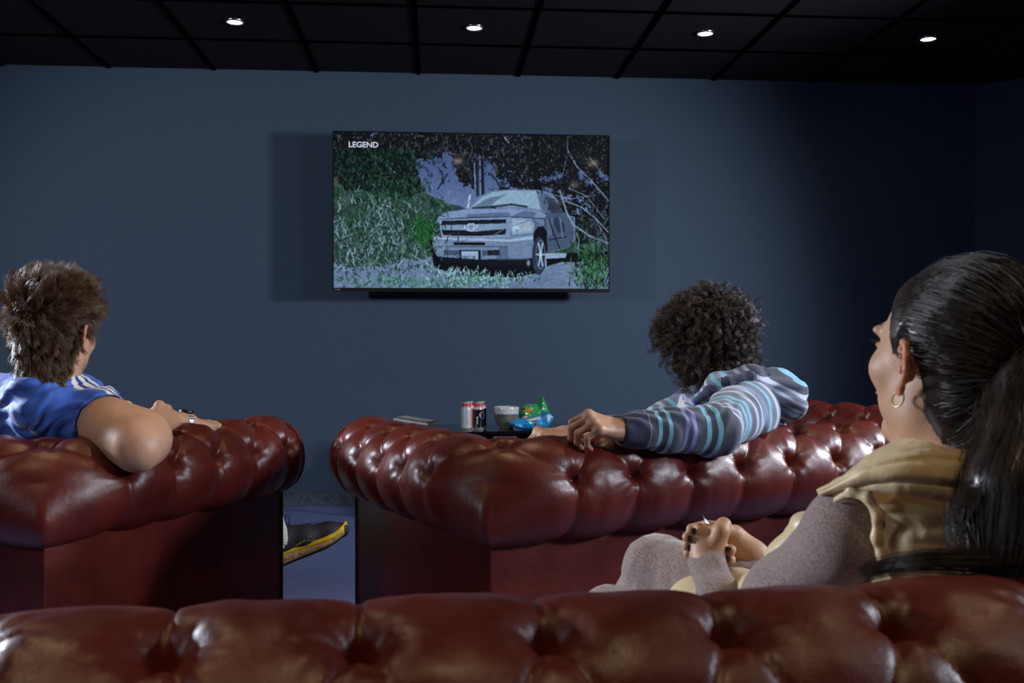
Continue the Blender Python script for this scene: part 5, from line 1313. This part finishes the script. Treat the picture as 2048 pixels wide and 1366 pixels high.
# the arm hole is bound with a soft rolled edge
rimp = [V(1672, 1000, 1.19), V(1705, 982, 1.165), V(1738, 996, 1.150), V(1756, 1030, 1.145), V(1754, 1075, 1.145), V(1766, 1112, 1.145), V(1785, 1150, 1.15)]
t = Sdf(0.003, 0.01); t.chain(rimp, [0.004, 0.0055, 0.0055, 0.0055, 0.0055, 0.006, 0.006]); v_, f_ = t.build(); v_ = v_+vnormals(v_, f_)*(0.0006*vnoise(v_*120))[:, None]
mesh_obj('arm_hole_binding', v_, f_, M['gilet'], gl, col=np.tile(G*1.05, (len(v_), 1)), world_pts=True)
# stand collar folded open: two padded bands with a stitched channel, running to a point at the left
def band(top, bot, th, name):
    """sheet between two space curves, padded"""
    K = 70; J = 14; T = np.linspace(0, 1, K)
    def spl(pts):
        pts = np.array(pts); tt = T*(len(pts)-1); i0 = np.minimum(tt.astype(int), len(pts)-2); fr = (tt-i0)[:, None]
        p0 = pts[np.maximum(i0-1, 0)]; p1 = pts[i0]; p2 = pts[i0+1]; p3 = pts[np.minimum(i0+2, len(pts)-1)]
        return 0.5*((2*p1)+(-p0+p2)*fr+(2*p0-5*p1+4*p2-p3)*fr**2+(-p0+3*p1-3*p2+p3)*fr**3)
    a, b_ = spl(top), spl(bot); q = np.linspace(0, 1, J); g_ = a[:, None]*(1-q)[None, :, None]+b_[:, None]*q[None, :, None]
    tx = np.gradient(g_, axis=0); ty = np.gradient(g_, axis=1); n_ = np.cross(tx, ty); n_ /= np.linalg.norm(n_, axis=2, keepdims=True)+1e-9
    if (n_[K//2, J//2]@camw(0, -1, 0)) < 0: n_ = -n_
    pf = (4*q*(1-q))**0.45*th; ch = 0.35*th*np.exp(-((q-0.42)/0.05)**2); e = np.clip(T*12, 0.05, 1)
    wr_ = 0.0022*vnoise(g_*45)+0.0016*np.abs(vnoise(g_*90))
    f_ = g_+n_*((pf-ch)[None]*e[:, None]+wr_)[..., None]; k_ = g_-n_*(pf[None]*0.8*e[:, None])[..., None]
    v = np.concatenate([f_.reshape(-1, 3), k_.reshape(-1, 3)]); id_ = np.arange(K*J).reshape(K, J)
    fq = np.stack([id_[:-1, :-1], id_[1:, :-1], id_[1:, 1:], id_[:-1, 1:]], -1).reshape(-1, 4)
    return mesh_obj(name, v, np.vstack([fq, fq[:, ::-1]+K*J]), M['gilet'], gl, col=np.tile(G*1.02, (len(v), 1)), world_pts=True)
band([V(1634, 978, 1.235), V(1690, 952, 1.18), V(1760, 922, 1.145), V(1830, 902, 1.13), V(1900, 898, 1.13), V(1980, 905, 1.15), V(2060, 930, 1.20)],
     [V(1640, 992, 1.235), V(1710, 975, 1.165), V(1775, 968, 1.125), V(1840, 968, 1.108), V(1910, 975, 1.105), V(1990, 985, 1.125), V(2070, 1000, 1.18)], 0.014, 'collar')
band([V(1655, 990, 1.230), V(1720, 966, 1.168), V(1790, 945, 1.13), V(1860, 940, 1.115), V(1930, 945, 1.115), V(2000, 955, 1.13)],
     [V(1668, 1000, 1.215), V(1730, 984, 1.160), V(1790, 990, 1.125), V(1860, 1000, 1.112), V(1930, 1010, 1.112), V(2000, 1015, 1.125)], 0.010, 'yoke')
# hair: scalp shell, strands combed to the knot, long tail
cv, cfc, rv, rn = cap_from_head(hv, hf, -0.088, 0.002, hairline_w)
M['hair3'] = hair_mat('dark_brown_sleek_hair', (0.011, 0.006, 0.0045), 0.33, (0.035, 0.020, 0.014))
hr = mesh_obj('hair', put(cv+rn*0.006*np.clip((cv[:, 2:3]-hairline_w(cv, -0.088)[:, None])/0.02, 0.2, 1), hm, ho, hs), cfc, M['hair3'], wo, world_pts=True)
KN = np.array([0.0, -0.128, 0.030]); CC = np.array([0, -0.012, 0.030]); RAD = np.array([0.085, 0.108, 0.102])
_sub = cv[np.random.default_rng(1).choice(len(cv), 1600)]; _sd = _sub-CC; _sl = np.linalg.norm(_sd, axis=1); _sd = _sd/_sl[:, None]
def shell(dirn):
    """radius of the scalp along a direction: mean of the nearest measured scalp points"""
    o_ = np.empty((len(dirn), 1))
    for a in range(0, len(dirn), 4000):
        dt_ = dirn[a:a+4000]@_sd.T; ix = np.argpartition(-dt_, 4, axis=1)[:, :4]; o_[a:a+4000, 0] = _sl[ix].mean(1)
    return o_+0.004
g = np.random.default_rng(8); N = 11000; K = 16
i = g.choice(len(rv), N); r0 = rv[i]; d0 = r0-CC; l0 = np.linalg.norm(d0, axis=1, keepdims=True); d0 /= l0; dk = nrm(KN-CC)
om = np.arccos(np.clip(d0@dk, -1, 1))[:, None]; ts = np.linspace(0, 1, K)
kk = g.normal(size=(N, 3))*0.010; P = []
for t_ in ts:
    dd = (np.sin((1-t_)*om)*d0+np.sin(t_*om)*dk)/np.sin(om+1e-5); w = min(1, t_*2.2)
    rr_ = l0*(1-w)+shell(dd)*w; P.append(CC+dd*rr_+kk*t_*0.8)
P = np.stack(P, 1); lay = 0.004+g.random((N, 1, 1))*0.006; P = P+(P-CC)/np.linalg.norm(P-CC, axis=2, keepdims=True)*(lay+0.003*vnoise(P*55+np.array([0, 0, 9]))[..., None])*np.clip(ts*3, 0, 1)[None, :, None]
sv_, sf_ = strands(P, 0.00042, 0.00030); mesh_obj('combed_strands', put(sv_, hm, ho, hs), sf_, M['hair3'], hr, world_pts=True)
kw = put(KN[None], hm, ho, hs)[0]
M['band'] = mat('hair_band', (0.005, 0.005, 0.006), 0.7)
bx_ = hm[:, 1]*-1; tb = [kw+(hm[:, 0]*math.cos(a)+hm[:, 2]*math.sin(a))*0.021-hm[:, 1]*0.008 for a in np.linspace(0, 2*math.pi, 24, endpoint=False)]
MB().tube(tb, 0.006, 8, closed=True).build("hair_band", M["band"], hr, True).data.transform(pmatrix(wo).inverted())
def tail(N, spine, wid, seed, r=0.00045, taper=1.0):
    g = np.random.default_rng(seed); K = 22; sp = np.array(spine); tt = np.linspace(0, len(sp)-1, K); i0 = np.minimum(tt.astype(int), len(sp)-2); fr = (tt-i0)[:, None]
    p0 = sp[np.maximum(i0-1, 0)]; p1 = sp[i0]; p2 = sp[i0+1]; p3 = sp[np.minimum(i0+2, len(sp)-1)]
    c = 0.5*((2*p1)+(-p0+p2)*fr+(2*p0-5*p1+4*p2-p3)*fr**2+(-p0+3*p1-3*p2+p3)*fr**3)
    w = np.interp(tt, range(len(wid)), wid)
    o = g.normal(size=(N, 3)); o /= np.linalg.norm(o, axis=1, keepdims=True); o *= g.random((N, 1))**0.45
    cl = g.integers(0, 40, N); co = g.normal(size=(40, 3))*0.28; o = o*0.8+co[cl]
    P = c[None]+o[:, None, :]*w[None, :, None]; P += 0.006*vnoise(P*9+cl[:, None, None]*0.7)[..., None]*co[cl][:, None, :]*3*np.linspace(0, 1, K)[None, :, None]
    v, f = strands(P, r, r*0.4); return v, f
spine = [kw, kw+camw(0.020, -0.035, 0.008), V(2068, 770, 1.12), V(2060, 880, 1.09), V(2030, 980, 1.07), V(2020, 1060, 1.06), V(2010, 1120, 1.04)]
a_ = tail(6500, spine, [0.012, 0.026, 0.040, 0.050, 0.055, 0.055, 0.040], 2)
b_ = tail(900, [kw, V(2068, 760, 1.14), V(2030, 880, 1.10), V(1960, 990, 1.06), V(1935, 1050, 1.05), V(1965, 1110, 1.03)], [0.01, 0.02, 0.022, 0.018, 0.015, 0.012], 5)
c_ = tail(420, [V(2090, 1040, 1.07), V(2060, 1095, 1.03), V(1960, 1118, 1.02), V(1860, 1120, 1.03), V(1790, 1128, 1.06), V(1730, 1142, 1.08)], [0.035, 0.020, 0.014, 0.011, 0.009, 0.008], 6)
v_, f_ = merge(a_, b_, c_); mesh_obj('ponytail', v_, f_, M['hair3'], hr, world_pts=True)
ps = Sdf(0.005, 0.03); ps.chain([np.array(q) for q in spine[:6]], [0.012, 0.024, 0.034, 0.042, 0.045, 0.040]); v_, f_ = ps.build(); mesh_obj('ponytail_core', v_, f_, M['hair3'], hr, world_pts=True)
# hoop earring through the left lobe
M['gold'] = mat('aged_gold', (0.35, 0.27, 0.13), 0.25, metal=1.0)
lobe = np.array([-0.081, -0.009, -0.0315]); hp = [put((lobe+np.array([0.002*math.cos(a), 0.0095*math.sin(a), -0.007+0.0095*math.cos(a)]))[None], hm, ho, hs)[0] for a in np.linspace(R(25), R(335), 26)]
MB().tube(hp, 0.0011, 8).build('hoop_earring', M['gold'], wo, True).data.transform(pmatrix(wo).inverted())
# eyelashes
el = []
for k in range(12):
    a = -0.6+1.1*k/11; base = np.array([-0.031+0.011*math.sin(a*1.3), 0.091, 0.0155])
    el.append(np.stack([base+np.array([-0.006*t_*math.copysign(1, -a-0.1) if False else -0.005*t_, 0.012*t_, 0.004*t_*t_]) for t_ in np.linspace(0, 1, 6)]))
v_, f_ = strands(np.stack(el), 0.0005, 0.0001); mesh_obj('eyelashes', put(v_, hm, ho, hs), f_, M['band'], wo, world_pts=True)

# ------------------------------------------------------------------ low black glass stand and what stands on it
TH_ = 0.50; TY0, TY1 = 5.22, 5.70
tx0 = ray_on_wall(868, 5.3); tx1 = tx0+1.25
st = empty('media_stand', ((tx0+tx1)/2, (TY0+TY1)/2, 0)); tag(st, 'low black glass television stand against the wall, half hidden by the middle sofa', 'stand')
w_, d_ = (tx1-tx0)/2, (TY1-TY0)/2
MB().box(-w_, -d_, TH_-0.012, w_, d_, TH_).build('glass_top', M['blackgloss'], st, bevel=0.002)
MB().box(-w_+0.03, -d_+0.03, TH_-0.26, w_-0.03, d_-0.02, TH_-0.252).build('glass_shelf', M['blackgloss'], st, bevel=0.001)
MB().box(-w_+0.03, -d_+0.03, 0.06, w_-0.03, d_-0.02, 0.075).build('glass_shelf', M['blackgloss'], st, bevel=0.001)
for x in (-w_+0.04, 0.29, w_-0.04):
    for y in (-d_+0.05, d_-0.05):
        MB().lathe([(0.0001, 0), (0.022, 0), (0.022, 0.01), (0.016, 0.014), (0.016, TH_-0.013), (0.0001, TH_-0.013)], 20, (x, y, 0)).build('upright', M['chrome'], st, True)
MB().box(-w_+0.05, d_-0.03, 0.08, w_-0.05, d_-0.02, TH_-0.02).build('back_panel', M['black'], st)
# hi-fi unit on the shelf: pale fascia with two dark dials
ax_ = ray_on_wall(1010, 5.3); aw = 0.16
M['fascia'] = mat('pale_fascia', (0.40, 0.40, 0.42), 0.4)
am = empty('hifi_unit', (ax_, 5.40, TH_-0.252)); tag(am, 'small hi-fi unit with pale fascia and dark round dials under the glass top', 'hi-fi')
MB().box(-0.06, -0.11, 0.004, 0.06, 0.18, 0.225).build('housing', M['black'], am, bevel=0.003)
MB().box(-0.060, -0.122, 0.006, 0.060, -0.1105, 0.222).build('fascia', M['fascia'], am, bevel=0.002)
for dx in (-0.028, 0.028):
    m_ = Matrix.Translation((dx, -0.1225, 0.150)) @ Matrix.Rotation(R(90), 4, 'X')
    MB().lathe([(0.0001, 0.010), (0.022, 0.010), (0.025, 0.006), (0.026, 0.0), (0.0001, 0.0)], 28, mtx=m_).build('dial', M['black'], am, True)
MB().box(-0.012, -0.1235, 0.196, -0.002, -0.122, 0.204).build('symbol', M['black'], am); MB().box(0.006, -0.1235, 0.194, 0.014, -0.122, 0.206).build('symbol', M['black'], am)
# cans
def ontop(px, y):      # world x of a photo column at depth y
    return ray_on_wall(px, y)
M['can_metal'] = mat('can_aluminium', (0.62, 0.62, 0.64), 0.32, metal=0.35)
M['can_red'] = mat('can_red_neck', srgb(206, 24, 28), 0.35)
M['can_silver'] = mat('can_silver_print', srgb(206, 204, 208), 0.35, metal=0.3)
M['can_black'] = mat('can_black_print', srgb(14, 14, 18), 0.25)
M['ink_red'] = mat('print_red', srgb(214, 40, 36), 0.4); M['ink_white'] = mat('print_white', (0.75, 0.75, 0.75), 0.4); M['ink_blue'] = mat('print_blue', srgb(20, 60, 160), 0.4); M['ink_green'] = mat('print_green', srgb(40, 120, 60), 0.4)
def can(px, y, lab, body_m):
    e = empty('drinks_can', (ontop(px, y), y, TH_)); tag(e, lab, 'can', 'drinks cans on the black stand')
    k_ = 1.0
    MB().lathe([(0.0001, 0.003), (0.021, 0.0), (0.024, 0.002), (0.029, 0.010)], 36).build('base', M['can_metal'], e, True)
    MB().lathe([(0.029, 0.010), (0.0295, 0.014), (0.0295, 0.108)], 36).build('side', body_m, e, True)
    MB().lathe([(0.0295, 0.108), (0.027, 0.117), (0.0235, 0.124)], 36).build('shoulder', M['can_metal'], e, True)
    MB().lathe([(0.0236, 0.124), (0.0215, 0.130), (0.0215, 0.140)], 36).build('neck', M['can_red'], e, True)
    MB().lathe([(0.0215, 0.140), (0.0225, 0.142), (0.0215, 0.1455), (0.0195, 0.143), (0.0001, 0.1425)], 36).build('lid', M['can_metal'], e, True)
    return e
def decal(e, name, prof, m, r=0.0298, flat=False):
    """flat print wrapped on the can; prof = list of (angle deg, z)"""
    v = [(r*math.sin(R(a)), -r*math.cos(R(a)), z) for a, z in prof]; o = mesh_obj(name, v, [tuple(range(len(v)))], m, e, True); return o
c1 = can(933, 5.36, 'silver drinks can with red neck, front left of the four cans', M['can_silver'])
decal(c1, 'print', [(-8, 0.030), (16, 0.030), (16, 0.042), (-8, 0.042)], M['ink_red'])
c2 = can(957, 5.36, 'black drinks can with red and blue roundel, front right of the four', M['can_black'])
def disc(e, a0, zc_, ra, m, r, lo=-1, hi=1):
    n = 24; pr = []
    for k in range(n):
        t = 2*math.pi*k/n; z = max(lo*ra, min(hi*ra, ra*math.sin(t))); pr.append((a0+math.degrees(ra*math.cos(t)/0.0295), zc_+z))
    return decal(e, 'print', pr, m, r)
disc(c2, 44, 0.078, 0.019, M['ink_white'], 0.0298); disc(c2, 44, 0.078, 0.0175, M['ink_red'], 0.0300, lo=0.2); disc(c2, 44, 0.078, 0.0175, M['ink_blue'], 0.0300, hi=-0.2)
decal(c2, 'print', [(-22, 0.030), (-8, 0.030), (-8, 0.070), (-22, 0.070)], M['ink_white']); decal(c2, 'print', [(-19, 0.034), (-11, 0.034), (-11, 0.060), (-19, 0.060)], M['ink_green'], 0.0300)
can(939, 5.46, 'drinks can with red neck standing behind the silver can', M['can_red']); can(962, 5.46, 'drinks can with red neck standing behind the black can', M['can_black'])
# bowl
M['glaze'] = mat('white_glaze', (0.60, 0.60, 0.58), 0.18); M['glaze2'] = mat('grey_brown_glaze', (0.16, 0.15, 0.145), 0.25, vary=0.5, vscale=14)
yb_ = 5.42; bw = empty('bowl', (ontop(1013, yb_), yb_, TH_)); tag(bw, 'white and grey glazed ceramic bowl beside the crisp packets', 'bowl')
MB().lathe([(0.0001, 0.004), (0.032, 0.0), (0.036, 0.002), (0.038, 0.010), (0.053, 0.022), (0.0625, 0.045), (0.0665, 0.080)], 48).build('lower_side', M['glaze2'], bw, True)
MB().lathe([(0.0665, 0.080), (0.0675, 0.098), (0.0685, 0.116), (0.0675, 0.118), (0.0655, 0.116), (0.063, 0.090), (0.055, 0.045), (0.035, 0.014), (0.0001, 0.010)], 48).build('rim_and_inside', M['glaze'], bw, True)
# crisp packets: pillow shells with crimped ends
def packet(lab, m, o, spinex, prof, thick, seed, rot=0, tilt=0, marks=()):
    """prof: list of (u, z0, z1) outline columns along the packet; thick in depth"""
    e = empty('crisp_packet', o, rot); tag(e, lab, 'packet')
    nu, nv_ = 60, 40; U_ = np.linspace(0, 1, nu); us_ = [p[0] for p in prof]; lo = np.interp(U_, us_, [p[1] for p in prof]); hi = np.interp(U_, us_, [p[2] for p in prof])
    v = []
    for sd in (-1, 1):
        for i in range(nu):
            for j in range(nv_):
                q = j/(nv_-1); z = lo[i]+(hi[i]-lo[i])*q; puff = (4*q*(1-q))**0.5*(np.clip(U_[i]*6, 0, 1)*np.clip((1-U_[i])*6, 0, 1))**0.5
                v.append((U_[i]*spinex, sd*thick*puff, z))
    v = np.array(v); n_ = vnoise(v*38+seed)*0.010+np.abs(vnoise(v*80+seed))*0.006; v[:, 1] += n_*np.sign(v[:, 1]+1e-9); v[:, 2] += vnoise(v*30+seed+4)*0.004
    v[:, 2] -= min(0, v[:, 2].min()) if v[:, 2].min() < 0 else 0
    id_ = np.arange(2*nu*nv_).reshape(2, nu, nv_); f = []
    for sd in (0, 1):
        q = np.stack([id_[sd, :-1, :-1], id_[sd, 1:, :-1], id_[sd, 1:, 1:], id_[sd, :-1, 1:]], -1).reshape(-1, 4); f.append(q if sd == 0 else q[:, ::-1])
    front = v[:nu*nv_].reshape(nu, nv_, 3)
    mesh_obj('wrapper', v, np.vstack(f), m, e)
    for nm, poly, mm in marks:
        pv = []
        for (u, q) in poly:
            p = front[int(np.clip(u, 0, 1)*(nu-1)), int(np.clip(q, 0, 1)*(nv_-1))].copy(); p[1] = min(p[1], front[max(0, int(u*(nu-1))-2):int(u*(nu-1))+3, max(0, int(q*(nv_-1))-2):int(q*(nv_-1))+3, 1].min())-0.0016; pv.append(p)
        c_ = np.mean(pv, 0); c_[1] = min(p[1] for p in pv)-0.001; pv.append(c_); k = len(pv)-1
        mesh_obj(nm, pv, [(i, (i+1) % k, k) for i in range(k)], mm, e)
    return e
M['pk_blue'] = mat('blue_foil', srgb(40, 150, 210), 0.25, spec=0.8); M['pk_green'] = mat('green_foil', srgb(56, 160, 92), 0.25, spec=0.8)
M['ink_orange'] = mat('print_orange', srgb(214, 130, 40), 0.45); M['ink_cream'] = mat('print_cream', srgb(214, 206, 180), 0.45); M['ink_darkgreen'] = mat('print_dark_green', srgb(20, 84, 50), 0.4)
yp = 5.30; PXM = 1/355.0
packet('crumpled blue crisp packet with cream print lying in front of the green packet', M['pk_blue'], (ontop(1018, yp), yp, TH_), 85*PXM,
       [(0, 0.034, 0.040), (0.12, 0.014, 0.058), (0.25, 0.004, 0.060), (0.5, 0.0, 0.066), (0.68, 0.0, 0.078), (0.86, 0.012, 0.090), (0.93, 0.035, 0.085), (1.0, 0.062, 0.070)], 0.035, 3.3,
       marks=[('print', [(0.36, 0.92), (0.46, 0.75), (0.70, 0.80), (0.68, 0.95)], M['ink_cream']), ('print', [(0.57, 0.45), (0.62, 0.6), (0.67, 0.45), (0.62, 0.3)], M['ink_orange']), ('print', [(0.84, 0.9), (0.92, 0.85), (0.90, 0.4), (0.86, 0.4)], M['ink_cream'])])
packet('crumpled green crisp packet with orange leaf print behind the blue one', M['pk_green'], (ontop(1039, yp+0.16), yp+0.16, TH_), 58*PXM,
       [(0, 0.03, 0.085), (0.1, 0.02, 0.118), (0.3, 0.0, 0.130), (0.5, 0.0, 0.128), (0.62, 0.0, 0.128), (0.70, 0.0, 0.150), (0.76, 0.0, 0.182), (0.82, 0.0, 0.158), (0.92, 0.02, 0.125), (1.0, 0.05, 0.085)], 0.040, 8.1,
       marks=[('print', [(0.10, 0.72), (0.20, 0.80), (0.22, 0.95), (0.28, 0.84), (0.38, 0.93), (0.36, 0.80), (0.46, 0.74), (0.34, 0.72), (0.30, 0.62), (0.25, 0.71)], M['ink_orange']),
              ('print', [(0.06, 0.28), (0.22, 0.40), (0.26, 0.46), (0.20, 0.52), (0.06, 0.42)], M['ink_cream']), ('print', [(0.66, 0.40), (0.86, 0.50), (0.90, 0.62), (0.74, 0.52)], M['ink_blue'])])
# remote control lying on the left arm of the middle sofa
rc_a = V(800, 840, 2.96); rc_b = V(868, 849, 2.86)
fx = nrm(rc_b-rc_a); uz = nrm(np.array([0, 0, 1.0])-fx*fx[2]); uz = nrm(uz+camw(0.0, -0.06, 0)); sy = np.cross(uz, fx)
rem = empty('remote_control'); tag(rem, 'long black remote control lying on left arm of the middle sofa', 'remote control')
Mx = Matrix((tuple(fx), tuple(sy), tuple(uz))).transposed().to_4x4(); Mx.translation = Vector(rc_a)
rem.matrix_basis = Mx
M['remote'] = mat('remote_plastic', (0.018, 0.019, 0.026), 0.5); M['key'] = mat('rubber_keys', (0.12, 0.115, 0.10), 0.6)
MB().box(-0.005, -0.024, -0.016, 0.150, 0.024, 0.010).build('shell', M['remote'], rem, bevel=0.004)
kme = None
for i in range(13):
    for j in range(3):
        if kme is None: k_ = MB().box(-0.0028, -0.0040, 0.0, 0.0028, 0.0040, 0.0024).build('button', M['key'], rem, bevel=0.0008); kme = k_.data
        else: k_ = bpy.data.objects.new('button', kme); k_.parent = rem; COL.objects.link(k_)
        k_.location = (0.010+0.0098*i, (j-1)*0.0135, 0.0098)
